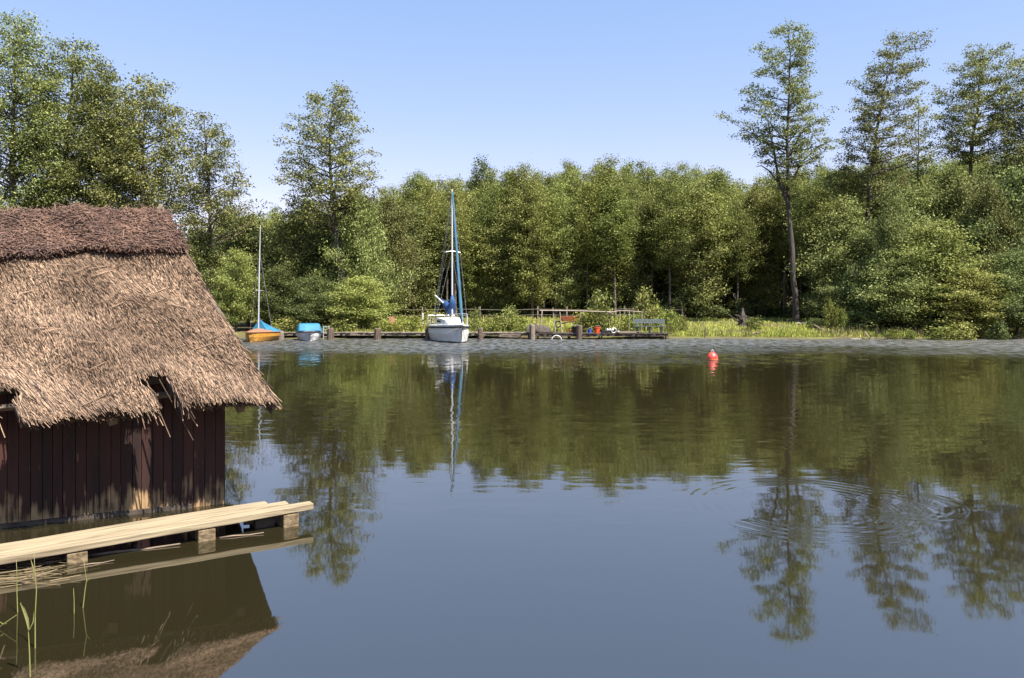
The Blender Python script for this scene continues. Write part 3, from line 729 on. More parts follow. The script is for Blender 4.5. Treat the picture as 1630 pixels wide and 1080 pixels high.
for (s, L, a, dr) in ((1.00, .62, -.22, -.33), (.93, .5, -.30, -.26), (1.12, .55, -.1, -.3), (1.18, .45, -.18, -.22), (2.5, .4, -.1, -.2)):
    it.append(reed(s, .9, L, a, .01, dr, .016))
for k in range(70):                                               # wire bands and a few stray reeds lying across
    s = rd.uniform(.1, 4); t = rd.uniform(.2, .95)
    if in_hole(s, t) or in_hole(s + .1, t) or in_hole(s - .1, t): continue
    it.append(reed(s, t, rd.uniform(.1, .3), rd.gauss(1.2, .5), .03, .035, .010))
Vr, Fr = strands(it)
th = obj('thatch', np_mesh('thatch', Vr, Fr), M['thatch'], bh)
# heather ridge cap
mb = MB(); nS, nT = 90, 12
capw = lambda s: .205 + .012 * math.sin(s * 4) + .01 * math.sin(s * 9 + 1)
def capp(s, f):                                                    # f -1 back .. 0 ridge .. 1 lower edge
    t = capw(s) * abs(f); h = .10 + .03 * math.sin(s * 7 + f * 3) * math.sin(s * 2.2) + .02 * math.exp(-((s - .95) / .35) ** 2)
    if f >= 0: return slope(s, t) + SN * h + Vector((0, 0, .05 * (1 - f)))
    p = Ridge(s).lerp(Eave(s) - NN * 4.8, t); return p + Vector((0, 0, h + .05 * (1 + f)))
rings = []
for i in range(nS + 1):
    s = -.04 + 5.2 * (i / nS); top = [capp(s, -1 + 2 * j / nT) for j in range(nT + 1)]
    low = [slope(s, capw(s) * .96) + SN * .02, slope(s, .05) - SN * .02]
    rings.append(top + low)
mb.loft(rings, close=True)
cap = obj('ridge_cap', rel(mb), M['cap_base'], bh, smooth=True)
it = []
for k in range(13000):
    s = rd.uniform(-.02, 4.1); f = rd.uniform(-.25, 1.02); a = rd.uniform(-1.57, 1.57)
    L = rd.uniform(.05, .14); p = capp(s, f) + SN * rd.uniform(-.01, .012)
    d = (U * -math.cos(a) + SD * math.sin(a)) * rd.choice((-1, 1)); it.append((p, p + d * L + SN * rd.uniform(-.01, .03), rd.uniform(.007, .013)))
for k in range(3200):
    s = rd.uniform(0, 4.1); p = capp(s, rd.uniform(.9, 1.0)) - SN * rd.uniform(0, .07)
    it.append((p, p + SD * rd.uniform(.03, .10) + U * rd.gauss(0, .03), rd.uniform(.007, .012)))
Vr, Fr = strands(it)
obj('heather', np_mesh('heather', Vr, Fr), M['cap'], cap)
# barge board on the verge, its tip crossing the ridge
mb = MB()
vd = (Eave(0) - Ridge(0)).normalized()
mb.tube([Ridge(0) - vd * .22 + SN * .06 + U * .02] + [slope(0, t) - SN * .035 + U * .012 for t in (.2, .4, .6, .8)] + [slope(0, .97) - SN * .05 + U * .0], [.045, .045, .04, .04, .035, .02], 4)
obj('barge_board', rel(mb), M['post'], bh)
mb = MB(); mb.bar(Ridge(0) + Vector((0, 0, .22)) - U * .04, Ridge(0) + Vector((0, 0, -.2)) - U * .14, .05, .03, NN); obj('barge_board', rel(mb), M['greywood'], bh)
# planks of the front wall
mb = MB(); q = .0; rd = random.Random(9)
while q < 6.2:
    wd = rd.uniform(.085, .12); c = W - U * (q + wd / 2) + NN * rd.uniform(-.006, .004); top = 1.50 - .02 * q
    mb.box((c.x, c.y, (top - .25) / 2 + rd.uniform(-.01, .01)), (wd - .006, .028, top + .25), math.atan2(U.y, U.x)); q += wd
obj('front_wall', rel(mb), M['wall'], bh)
mb = MB(); q = .02
while q < 3.6:
    wd = rd.uniform(.115, .15); c = W - NN * (q + wd / 2) - U * .03
    mb.box((c.x, c.y, .65), (wd - .006, .028, 1.8), math.atan2(NN.y, NN.x)); q += wd
obj('gable_wall', rel(mb), M['wall'], bh)
mb = MB(); mb.box(W - U * .05 - NN * .06 + Vector((0, 0, .5)), (.10, .09, 2.2), math.atan2(U.y, U.x)); obj('corner_post', rel(mb), M['timber'], bh)
mb = MB(); a = W - NN * 3.62; b = a - U * 6.2
mb.bar(a + Vector((0, 0, .6)), b + Vector((0, 0, .6)), .03, 1.9, Vector((0, 0, 1))); obj('back_wall', rel(mb), M['wall'], bh)
for t in (.885, .62, .35):                                         # battens showing in the holes
    mb = MB(); mb.bar(slope(.1, t) - SN * .22, slope(6.2, t) - SN * .22, .05, .045, SN); obj('batten', rel(mb), M['timber'], bh)
for s in (.25, 1.5, 2.75, 4.0):
    mb = MB(); mb.bar(slope(s, .06) - SN * .30, slope(s, .97) - SN * .30, .08, .10, SN); obj('rafter', rel(mb), M['timber'], bh)
mb = MB(); p = W - U * .35 + NN * .02 + Vector((0, 0, .02)); mb.bar(p, p - U * 5.6 + Vector((0, 0, -.015)), .05, .05); obj('sill_board', rel(mb), M['darkwood'], bh)

# ------------------------------------------------------------------ plank walkway in front of it
def P3(x, y, z):                                                   # photo point at a known height
    Y = F * (CH - z) / (y - YH); return at(x, y, Y)
A = P3(0, 889, .15); B = P3(497, 803, .20); d = (B - A); d2 = Vector((d.x, d.y, 0)).normalized(); pr = Vector((-d2.y, d2.x, 0))
wk = thing('plank_walkway', 'pale plank walkway on low posts in front of the boathouse', 'walkway', (A + B) / 2 - Vector((0, 0, .17)))
wo = wk.location.copy()
def relw(mb):
    mb.v = [tuple(Vector(v) - wo) for v in mb.v]; return mb
Aw = A - d.normalized() * 2.6
for i, (o0, wd, e0) in enumerate(((.074, .147, .02), (.228, .146, -.19), (.382, .147, -.36))):
    mb = MB(); up = Vector((0, 0, (.0, .006, .002)[i])); L = (B - Aw).length
    n = 14; rings = []; rr = random.Random(i + 3)
    for k in range(n + 1):
        p = Aw + (B - Aw).normalized() * ((L + e0) * k / n) + pr * o0 + up + Vector((0, 0, rr.uniform(-.004, .004)))
        wj = wd / 2 + rr.uniform(-.004, .004); thk = .06
        if k == n: wj *= .8
        rings.append([p + pr * -wj + Vector((0, 0, -thk)), p + pr * wj + Vector((0, 0, -thk)), p + pr * wj, p - pr * wj])
    mb.loft(rings, close=True); obj('plank', relw(mb), M['board'], wk, bevel=.006)
for (x, y) in ((122, 892), (329, 861), (465, 840)):
    p = onwater(x, y); mb = MB(); top = (A + (B - A) * ((p - A).dot(d) / d.dot(d))).z - .068
    p = p + pr * (.088 - (p - A).dot(pr)); mb.box(Vector((p.x, p.y, top / 2 - .2)), (.16, .17, top + .4), math.atan2(d2.y, d2.x))
    o = obj('support_block', relw(mb), M['concrete'], wk, bevel=.012)
for (x, y) in ((329, 861), (465, 840), (430, 846)):
    p = onwater(x, y) + pr * .28; mb = MB(); mb.box((p.x, p.y, -.16) , (.20, .24, .50), math.atan2(d2.y, d2.x)); obj('crossbeam', relw(mb), M['darkwood'], wk, bevel=.01)
mb = MB(); a_ = onwater(400, 851) + pr * .30; b_ = onwater(480, 842) + pr * .27; mb.bar(a_ + Vector((0, 0, .075)), b_ + Vector((0, 0, .075)), .10, .09); obj('bearer', relw(mb), M['darkwood'], wk)

# floating poles and straw under the walkway
def pole(name, lab, x0, y0, x1, y1, r):
    a, b = onwater(x0, y0), onwater(x1, y1); mb = MB(); L = (b - a)
    pts = [Vector((0, 0, .004))] + [L * t + Vector((0, 0, .004 + .006 * math.sin(t * 5))) for t in (.3, .65)] + [L + Vector((0, 0, .012))]
    mb.tube(pts, [r, r, r * .9, r * .6], 6); o = obj(name, mb, M['timber'], smooth=True); o.location = a; tag(o, lab, 'pole', None)
pole('floating_pole', 'long thin pole floating in the dark water below the walkway, between two blocks', 138, 886, 287, 868, .012)
pole('floating_pole', 'short thin stick floating just under the longer pole by the nearest block', 128, 902, 182, 894, .006)
pole('floating_pole', 'pale stick floating beyond the middle block under the walkway', 350, 857, 420, 850, .008)
it = []; rd = random.Random(21)
for k in range(75):
    x = rd.uniform(-30, 105) * rd.random() ** .3; y = 905 + rd.uniform(-8, 32) - .08 * x; p = onwater(x, y); a = math.atan2(d2.y, d2.x) + rd.gauss(-.15, .25); L = rd.uniform(.06, .3)
    it.append((p + Vector((0, 0, rd.uniform(.002, .03))), p + Vector((math.cos(a) * L, math.sin(a) * L, rd.uniform(.004, .035))), rd.uniform(.004, .009)))
sn_keep = SN; SN = Vector((0, 0, 1)); Vr, Fr = strands(it); SN = sn_keep
o = obj('floating_straw', np_mesh('floating_straw', Vr + np.array(W), Fr), M['straw']); tag(o, 'heap of floating straw at the near end of the walkway', 'straw', kind='stuff')
# reed stems in the near water
def stem(lab, pts, Y, r, leafs=()):
    base = at(*pts[0], Y); base = Vector((base.x, Y, at(*pts[0], Y).z)); mb = MB()
    P_ = [at(x, y, Y) - base for x, y in pts]
    P_ = [Vector((0, .02, P_[0].z - .35))] + P_
    mb.tube(P_, [r] + [r * (1 - .75 * i / (len(pts) - 1)) for i in range(len(pts))], 6)
    o = obj('reed_stem', mb, M['reedgreen'], smooth=True); o.location = base; tag(o, lab, 'reed', 'reed stems standing in the near water')
    for lf in leafs:
        m2 = MB(); L_ = [at(x, y, Y - .01) - base for x, y in lf[0]]; n = len(L_); vs = []; fs = []
        for i, p in enumerate(L_):
            ww = lf[1] * math.sin(math.pi * (.12 + .85 * i / (n - 1))); vs += [p + Vector((-ww, 0, 0)), p + Vector((0, .3 * ww, .2 * ww)), p + Vector((ww, 0, 0))]
        for i in range(n - 1):
            for k in (0, 1): fs.append((i * 3 + k, i * 3 + k + 1, i * 3 + k + 4, i * 3 + k + 3))
        m2.add(vs, fs); obj('leaf', m2, M['reedgreen'], o, smooth=True)
stem('green reed stem with a folded yellow leaf at its tip, lowest in the corner', [(48, 1075), (47, 1040), (45, 1003), (42, 985), (36, 968), (33, 960)], 4.62, .0042,
     [([(46, 1003), (43, 985), (37, 968), (32, 960)], .012), ([(47, 1003), (53, 990), (54, 973)], .0035)])
stem('tallest thin reed stem reaching up over the walkway planks', [(56, 1032), (56, 980), (58, 940), (55, 900), (53, 858)], 5.0, .0045, [([(55, 915), (52, 900), (48, 888)], .005)])
stem('short reed stem at the left corner below the walkway', [(28, 974), (27, 945), (27, 915), (26, 892)], 5.58, .004)
stem('bent reed stem in front of the nearest block of the walkway', [(132, 968), (136, 935), (138, 924), (135, 905), (133, 890)], 5.66, .0042, [([(138, 926), (141, 922), (144, 919)], .004)])
stem('short straight reed stub right of the tall stem', [(118, 978), (118, 955), (117, 937)], 5.56, .0035)
stem('pale reed leaf leaning in from the left edge of the water', [(-8, 1003), (8, 992), (18, 985), (27, 979)], 5.3, .005, [([(0, 990), (6, 994), (12, 992)], .01)])

# ------------------------------------------------------------------ red buoy
p = onwater(1134, 573); by = thing('buoy', 'round red mooring buoy floating in mid lake', 'buoy', p)
mb = MB(); mb.lathe([(.02, -.14), (.13, -.11), (.205, 0), (.215, .08), (.19, .17), (.13, .25), (.075, .29), (.03, .31)], n=20); obj('float', mb, M['red'], by, smooth=True)
mb = MB(); mb.tube([(.045 * math.cos(a), 0, .335 + .05 * math.sin(a)) for a in np.linspace(-.5, 3.64, 12)], .012, 6); obj('ring', mb, M['alu'], by, smooth=True)
mb = MB(); mb.lathe([(.217, -.012), (.221, 0), (.221, .03), (.217, .04)], n=20); obj('waterline_band', mb, M['orange'], by, smooth=True)

# ------------------------------------------------------------------ jetty and mooring posts
def jetty(lab, x0, x1, Y, z, wd, m, seed, gap=.0):
    a, b = (x0 - 815) / F * Y, (x1 - 815) / F * Y; cx = (a + b) / 2; rd = random.Random(seed)
    t = thing('jetty', lab, 'jetty', (cx, Y, 0)); L = b - a
    mb = MB(); x = -L / 2
    while x < L / 2:
        w_ = rd.uniform(.13, .19)
        mb.box((x + w_ / 2, rd.uniform(-.03, .03), z + rd.uniform(-.012, .012)), (w_ - .012, wd * rd.uniform(.96, 1.03), .04), rd.uniform(-.012, .012)); x += w_
    obj('deck', mb, m, t)
    for s in (-1, 1):
        mb = MB(); mb.box((0, s * (wd / 2 - .08), z - .10), (L, .07, .14)); obj('edge_beam', mb, m, t)
    n = max(2, int(L / 1.9))
    for i in range(n + 1):
        for s in (-1, 1):
            mb = MB(); mb.tube([(-L / 2 + .15 + (L - .3) * i / n + rd.uniform(-.1, .1), s * (wd / 2 - .17), -.9), (-L / 2 + .15 + (L - .3) * i / n, s * (wd / 2 - .17), z - .03)], .055, 6); obj('leg', mb, M['darkwood'], t)
    return t
jetty('long low grey jetty running behind the boats', 398, 846, 47.0, .36, 1.1, M['greywood'], 1)
jetty('dark wide platform of the jetty carrying the bench', 852, 1060, 46.5, .34, 1.6, M['darkwood'], 2)
mb = MB(); rd = random.Random(4)
for k in range(7): mb.box((rd.uniform(-.1, .1), 0, .05 + k * .03 + rd.uniform(-.01, .01)), (1.1 + rd.uniform(-.2, .2), .2, .028), rd.uniform(-.06, .06))
p = at(812, 534, 45.75); o = obj('stacked_boards', mb, M['greywood']); o.location = (p.x, 46.33, .06); tag(o, 'stack of old boards hung on the jetty edge right of the sailboat', 'boards')
POSTS = [(447, 528, 10, 'pale mooring post between the dinghy and the covered motorboat'), (526, 523, 11, 'mooring post beside the small ladder, right of the covered motorboat'),
         (601, 523, 11, 'brown mooring post standing alone between the motorboat and the sailboat'), (681, 523, 9, 'dark mooring post close to the left of the sailboat hull'),
         (765, 522, 9, 'weathered mooring post with rope right of the sailboat hull'), (847, 517, 9, 'pale mooring post at the left end of the dark platform'),
         (922, 518, 9, 'mooring post in front of the black tub on the platform')]
for i, (x, y, wpx, lab) in enumerate(POSTS):
    Y = 45.4; p = at(x, y, Y); r = wpx / 2 / F * Y; mb = MB(); rr = random.Random(i)
    mb.lathe([(r * 1.05, -1.2), (r, 0), (r * 1.02, p.z * .5), (r * .97, p.z - .04), (r * .8, p.z)], n=10, jitter=.05, seed=i)
    o = obj('mooring_post', mb, M['greywood'] if i in (0, 5) else M['post']); o.location = (p.x, Y, 0); o.rotation_euler = (rr.uniform(-.02, .02), rr.uniform(-.03, .03), 0)
    tag(o, lab, 'post', 'mooring posts along the jetty')
t = thing('boarding_ladder', 'small pale ladder fixed to the jetty beside the covered motorboat', 'ladder', (at(519, 530, 46.3).x, 46.3, 0))
for s in (-1, 1):
    mb = MB(); mb.bar((s * .17, .0, -.3), (s * .17, .08, .78), .045, .045); obj('rail', mb, M['alu'], t)
for z in (.12, .34, .56, .74):
    mb = MB(); mb.bar((-.15, .04 + .03 * z, z), (.15, .04 + .03 * z, z), .05, .035); obj('rung', mb, M['alu'], t)

# ------------------------------------------------------------------ boats
def hull_rings(L, Bm, free_b, free_s, stern=.75, draft=.18, flare=.85, n=14):
    """bow at -y (towards us); rings of points from one sheer line under the keel to the other"""
    R = []
    for i in range(n + 1):
        u = i / n; y = -L / 2 + L * u
        hb = Bm / 2 * (math.sin(min(1, u * 1.55 + .0) * math.pi / 2) ** .75) if u < .65 else Bm / 2 * (1 - (1 - stern) * ((u - .65) / .35) ** 1.6)
        hb = max(hb, .015); sh = free_b + (free_s - free_b) * (u ** .7); dr = -draft * min(1, u * 3 + .1)
        yk = y + (.35 * max(0, (.12 - u) / .12)) * 1
        R.append([Vector((-hb, y, sh)), Vector((-hb * (.96 * flare + .04), (y + yk) / 2, sh * .5)), Vector((-hb * flare * .86, yk, .03)), Vector((-hb * .45, yk, dr * .7)), Vector((0, yk, dr)),
                  Vector((hb * .45, yk, dr * .7)), Vector((hb * flare * .86, yk, .03)), Vector((hb * (.96 * flare + .04), (y + yk) / 2, sh * .5)), Vector((hb, y, sh))])
    return R
def boat_hull(R, name, m, parent):
    mb = MB(); mb.loft(R, cap=False); n = len(R); k = len(R[0]); mb.f.append(tuple((n - 1) * k + i for i in range(k))); return obj(name, mb, m, parent, smooth=False)
def deck_from(R, i0, i1, camber, name, m, parent, inset=.02, dz=-.02):
    mb = MB(); rings = []
    for r in R[i0:i1]:
        a, b = r[0], r[-1]; hw = abs(b.x); rings.append([Vector((hw * t * (1 - inset), a.y, a.z + dz + camber * hw * (1 - t * t))) for t in np.linspace(-1, 1, 7)])
    mb.loft(rings, cap=False); return obj(name, mb, m, parent)
def rubbing(R, name, m, parent, dz=-.05, r=.035):
    for s in (0, -1):
        mb = MB(); mb.tube([q[s] + Vector((.012 * (-1 if s == 0 else 1), 0, dz)) for q in R], r, 6); obj(name, mb, m, parent)

# white sailing yacht, bow towards us
Yb = 45.3; bx = at(718, 541, 43.75).x
sb = thing('sailboat', 'white sailing yacht with blue furled sail and tall mast moored at the jetty', 'sailboat', (bx, 43.75, 0), math.radians(18)); sb.scale = (.88, .82, .90)
R = hull_rings(6.6, 2.42, 1.14, .95, flare=1.0)
boat_hull(R, 'hull', M['white'], sb); deck_from(R, 0, 15, .12, 'deck', M['white'], sb)
rubbing(R, 'rubbing_strake', M['navy'], sb, -.13, .06)
mb = MB(); mb.loft([[q[2] * 1.0 + Vector((-.006, -.006, -.01 + dz)) for dz in (0, .07)] for q in R], cap=False); obj('boot_stripe', mb, M['navy'], sb)
mb = MB(); mb.loft([[q[6] * 1.0 + Vector((.006, -.006, -.01 + dz)) for dz in (0, .07)] for q in R], cap=False); obj('boot_stripe', mb, M['navy'], sb)
mb = MB(); mb.loft([[Vector((x * k, y, z)) for x, z in ((-.85, 1.0), (-.75, h), (-.4, h + .08), (.4, h + .08), (.75, h), (.85, 1.0))] for y, h, k in ((-1.5, 1.12, .55), (-.9, 1.38, .8), (.2, 1.46, 1), (1.2, 1.46, 1))])
cb = obj('cabin', mb, M['white'], sb)
for s in (-1, 1):
    mb = MB(); mb.box((s * .80, .2, 1.26), (.03, 1.1, .14), 0, Matrix.Rotation(s * -.22, 3, 'Y')); obj('cabin_window', mb, M['navy'], cb)
mb = MB(); mb.tube([(0, -.35, 1.4), (0, -.3, 9.75)], [.065, .05], 8); mst = obj('mast', mb, M['alu'], sb)
mb = MB(); mb.tube([(0, -.3, 9.7), (0, -.3, 10.1)], .012, 5); obj('aerial', mb, M['navy'], mst)
mb = MB(); mb.tube([(-.55, -.3, 5.7), (0, -.36, 5.78), (.55, -.3, 5.7)], .022, 6); obj('spreader', mb, M['alu'], mst)
mb = MB(); bow = Vector((.0, -3.15, 1.2)); hd = Vector((0, -.42, 9.55)); rr = random.Random(3)
pts = [bow.lerp(hd, t) for t in np.linspace(0, 1, 28)]
mb.tube(pts, [.045 if i in (0, 27) else (.12 - .06 * i / 27) * rr.uniform(.9, 1.1) for i in range(28)], 8); obj('furled_sail', mb, M['furled'], sb, smooth=True)
mb = MB(); mb.tube([(0, -.25, 2.25), (-.12, 2.6, 2.55)], .05, 8); bm_ = obj('boom', mb, M['alu'], sb)
mb = MB(); mb.tube([(0, -.42, 2.95), (0, -.40, 2.45), (-.03, -.1, 1.95), (-.06, 1.2, 2.30), (-.11, 2.4, 2.62)], [.08, .22, .33, .24, .10], 10); obj('sail_cover', mb, M['sailcover'], bm_, smooth=True)
mb = MB(); mb.tube([(-.75, 1.6, 2.95), (-.32, .9, 2.45)], .045, 6); obj('spinnaker_pole', mb, M['white'], sb)
for a, b in (((-1.1, -.1, 1.05), (-.5, -.3, 5.7)), ((-.5, -.3, 5.7), (0, -.3, 9.5)), ((1.1, -.1, 1.05), (.55, -.3, 5.7)), ((.55, -.3, 5.7), (0, -.3, 9.5)),
             ((-1.0, .5, 1.05), (0, -.3, 5.7)), ((-.6, 3.1, 1.0), (0, -.3, 9.6)), ((1.0, .5, 1.05), (0, -.3, 5.7)), ((-.75, 3.0, 1.0), (-.2, -.3, 6.2))):
    mb = MB(); mb.tube([a, b], .012, 4, False); obj('stay', mb, M['steel'], sb)
def rail(pts, parent, name='pulpit', r=.02, m='alu'):
    mb = MB(); mb.tube(pts, r, 6); return obj(name, mb, M[m], parent)
pp = [(-.62, -1.9, 1.72), (-.45, -2.7, 1.78), (0, -3.25, 1.82), (.45, -2.7, 1.78), (.62, -1.9, 1.72)]
pl = rail(pp, sb)
for q in pp: rail([q, (q[0], q[1] + .03, 1.05)], pl, 'stanchion', .018)
for s in (-1, 1):
    r_ = rail([(s * .62, -1.9, 1.70), (s * 1.13, 0, 1.62), (s * 1.0, 3.1, 1.60)], sb, 'guard_rail', .012)
    for y, xx in ((0, 1.13), (1.5, 1.1), (3.1, .95)): rail([(s * xx, y, 1.0), (s * xx, y, 1.62)], r_, 'stanchion', .016)
rail([(-.95, 3.15, 1.6), (.95, 3.15, 1.6)], sb, 'pushpit')
mb = MB()
for s in (-1, 1): mb.tube([(s * .03, -3.2, 1.0), (s * 1.0, -2.9, .6), (s * 1.7, -2.2, .35)], .018, 5)
obj('mooring_rope', mb, M['greywood'], sb)

# varnished dinghy with bare mast
dx = at(416, 543, 44.3).x
dg = thing('dinghy', 'varnished wooden sailing dinghy with bare pale mast and small blue cover', 'dinghy', (dx, 44.25, 0), math.radians(-2)); dg.scale = (.96, .96, .96)
R = hull_rings(4.3, 1.66, .60, .50, draft=.12, flare=1.0)
boat_hull(R, 'hull', M['varnish'], dg); deck_from(R, 0, 8, .32, 'foredeck', M['deckwood'], dg); rubbing(R, 'gunwale', M['deckwood'], dg, -.01, .03)
deck_from(R, 7, 15, .02, 'floorboard', M['deckwood'], dg, dz=-.2)
mb = MB(); mb.tube([(-.03, -.35, .55), (0, -.3, 4), (.05, -.25, 7.0)], [.045, .04, .02], 8); mst = obj('mast', mb, M['alu'], dg)
mb = MB(); mb.tube([(-.2, -.3, 3.05), (.24, -.3, 3.05)], .018, 5); obj('spreader', mb, M['alu'], mst)
mb = MB(); mb.loft([[Vector((-.78 * k, y, .52)), Vector((-.4 * k, y, .52 + (h - .52) * .45)), Vector((0.05, y, h)), Vector((.42 * k, y, .52 + (h - .52) * .5)), Vector((.80 * k, y, .50))] for y, h, k in ((-.35, 1.30, .72), (.5, 1.05, 1), (1.4, .85, 1), (2.05, .62, .8))])
obj('boat_cover', mb, M['tarp'], dg)
mb = MB(); mb.tube([(0, -.33, 1.45), (-.05, -.2, .95), (-.28, .1, .75)], [.05, .10, .05], 7); obj('furled_jib', mb, M['sailcover'], dg, smooth=True)
for s in (-1, 1):
    mb = MB(); mb.tube([(s * .7, 0, .5), (0.02, -.27, 5.4)], .008, 4, False); obj('stay', mb, M['steel'], dg)

# motorboat under a tarp
mx_ = at(493, 543, 44.9).x
mo = thing('motorboat', 'small whitish motorboat under a bright blue hooped tarp', 'motorboat', (mx_, 44.8, 0), math.radians(17)); mo.scale = (.9, .88, .95)
R = hull_rings(3.4, 1.6, .62, .48, draft=.1, flare=.98)
boat_hull(R, 'hull', M['grey_hull'], mo); deck_from(R, 0, 6, .1, 'foredeck', M['white'], mo); rubbing(R, 'rubbing_strake', M['navy'], mo, -.03, .035)
mb = MB(); rings = []
for y, k, h in ((-.78, .90, .62), (-.45, .97, 1.0), (.2, 1.0, 1.04), (1.1, .99, 1.02), (1.65, .92, .70)):
    rings.append([Vector((x * .82 * k, y + (.12 * (1 - z)), .52 + (h - .52) * z)) for x, z in ((-1, -.08), (-.95, .4), (-.82, .92), (-.66, 1.0), (0, 1.01), (.66, 1.0), (.82, .92), (.95, .4), (1, -.08))])
mb.loft(rings); obj('tarp', mb, M['tarp'], mo, bevel=.03)
mb = MB(); mb.tube([(0, -1.8, .5), (.35, -2.1, .25), (.55, -2.0, .05)], .015, 5); obj('mooring_rope', mb, M['greywood'], mo)

# ------------------------------------------------------------------ things on the jetty platform
DZ = .365
def onjet(x, Y=46.2, z=DZ): return Vector(((x - 815) / F * Y, Y, z))
b0 = thing('park_bench', 'dark blue grey slatted bench facing the water on the platform', 'bench', onjet(1034, 46.3))
for z, y in ((.64, .20), (.78, .235)):
    mb = MB(); mb.box((0, y, z), (1.95, .03, .11), 0, Matrix.Rotation(-.2, 3, 'X')); obj('back_slat', mb, M['bench'], b0)
for k, y in enumerate((-.22, -.10, .02)):
    mb = MB(); mb.box((-.05, y, .40), (1.98, .10, .035)); obj('seat_slat', mb, M['bench'], b0)
for x in (-.72, .02, .72):
    mb = MB(); mb.bar((x, -.2, 0), (x, -.2, .39), .06, .06); mb.bar((x, .1, 0), (x, .25, .84), .06, .06); mb.bar((x, -.24, .36), (x, .16, .36), .05, .05); obj('leg_frame', mb, M['bench'], b0)
def bucket(name, lab, loc, r, h, m, cat='bucket', hm='alu', tilt=0):
    t = thing(name, lab, cat, loc); t.rotation_euler = (0, tilt, 0)
    mb = MB(); mb.lathe([(r * .74, 0), (r, h), (r * 1.06, h), (r * 1.06, h - .03), (r * .97, h - .03), (r * .95, h - .02), (r * .7, .03), (.01, .03)], n=16); obj('body', mb, M[m], t, smooth=False)
    mb = MB(); mb.tube([(r * math.cos(a), -.02 - .12 * math.sin(a), h - .02 + .12 * math.sin(a)) for a in np.linspace(0, math.pi, 9)], .008, 5); obj('handle', mb, M[hm], t)
    return t
bucket('bucket', 'bright red bucket on the platform beside the blue one', onjet(950, 46.0), .19, .36, 'bucket_red', tilt=.08)
bucket('bucket', 'small blue bucket left of the red one', onjet(938.5, 45.95), .13, .24, 'blue')
bucket('tub', 'big black tub with white rope standing behind a mooring post', onjet(917, 46.1), .28, .40, 'black', 'tub')
cr = thing('bottle_crate', 'dark crate of white canisters right of the red bucket', 'crate', onjet(970, 46.0))
mb = MB(); mb.box((0, 0, .09), (.95, .4, .18)); obj('box', mb, M['black'], cr, bevel=.01)
for k in range(3):
    mb = MB(); mb.lathe([(.06, 0), (.065, .05), (.065, .16), (.03, .2), (.03, .24)], c=(-.12 + k * .16, -.05, .06), n=10); obj('canister', mb, M['white'], cr, smooth=True)
mb = MB(); mb.tube([(.15 * math.cos(a), 0, .15 * math.sin(a)) for a in np.linspace(0, 2 * math.pi, 25)], .03, 8, False)
o = obj('lifebuoy', mb, M['white'], smooth=True); o.location = onjet(977, 45.75, DZ + .17); o.rotation_euler = (.3, 0, .2); tag(o, 'small white ring leaning on the crate of canisters', 'ring')
mb = MB(); mb.tube([(.30 * math.cos(a), 0, .30 * math.sin(a)) for a in np.linspace(0, 2 * math.pi, 33)], .032, 8, False)
o = obj('tyre', mb, M['grey_hull'], smooth=True); o.location = onjet(886, 45.42, -.06); tag(o, 'half sunken whitish tyre hanging on the platform edge', 'tyre')
sk = thing('upturned_boat', 'weathered upturned little boat heaped on the left end of the platform', 'boat', onjet(861, 46.3), math.radians(80))
Rk = hull_rings(1.7, .95, .0, .0, draft=.42, flare=1, n=8)
mb = MB(); mb.loft([[Vector((q.x, q.y, -q.z + .05)) for q in r] for r in Rk]); obj('hull', mb, M['bark_light'], sk)
mb = MB(); mb.box((0, 0, .05), (.9, 1.5, .05)); obj('gunwale', mb, M['darkwood'], sk)
mb = MB(); mb.lathe([(.16, 0), (.2, .08), (.14, .2), (.05, .27)], n=12, jitter=.15); o = obj('tarp_bundle', mb, M['darkwood'], smooth=True); o.location = onjet(852, 46.0, DZ); tag(o, 'dark bundle on top of the platform beside the pale post', 'bundle'); o.scale = (1.2, 1.2, 2.3)
mb = MB(); rd = random.Random(8)
for k in range(5): mb.bar((-.9, .1 * k - .2, .02 + .02 * k), (.9 + rd.uniform(-.2, .3), .1 * k - .2 + rd.uniform(-.1, .1), .03 + .02 * k), .09, .025)
o = obj('loose_boards', mb, M['greywood']); o.location = onjet(992, 46.0); tag(o, 'loose grey boards lying on the platform left of the bench', 'boards')
mb = MB()
mb.lathe([(.09, 0), (.11, .1), (.07, .16)], n=10); o = obj('flower_pot', mb, M['stone'], smooth=True); o.location = onjet(984, 45.6); tag(o, 'small brownish pot on the edge of the platform', 'pot')
# wheelbarrow-like rusty things on the grass
def onland(x, Y, dz=0): X = (x - 815) / F * Y; return Vector((X, Y, gzf(X, Y) + dz))
wb = thing('wheelbarrow', 'rusty orange wheelbarrow tipped over in the weeds behind the platform', 'wheelbarrow', onland(906, 49.0, .35), .2)
mb = MB(); mb.loft([[Vector((x * k, y * k, z)) for x, y in ((-.62, -.3), (.62, -.3), (.62, .3), (-.62, .3))] for z, k in ((.40, .72), (.68, 1.0), (.70, 1.02), (.45, .74))], close=True); obj('tray', mb, M['orange'], wb)
mb = MB(); mb.tube([(.19 * math.cos(a) - .75, 0, .2 + .19 * math.sin(a)) for a in np.linspace(0, 6.283, 19)], .05, 8, False); obj('wheel', mb, M['black'], wb, smooth=True)
for s in (-1, 1):
    mb = MB(); mb.tube([(-.75, s * .07, .2), (.2, s * .22, .38), (1.25, s * .3, .42)], .022, 6); obj('handle', mb, M['timber'], wb)
    mb = MB(); mb.tube([(.35, s * .24, .4), (.45, s * .24, -.02)], .02, 6); obj('leg', mb, M['darkwood'], wb)
mb = MB()
for k in range(6): mb.box((rd.uniform(-.15, .15), rd.uniform(-.1, .1), .06 + .11 * (k // 2)), (.24, .12, .10), rd.uniform(-.6, .6))
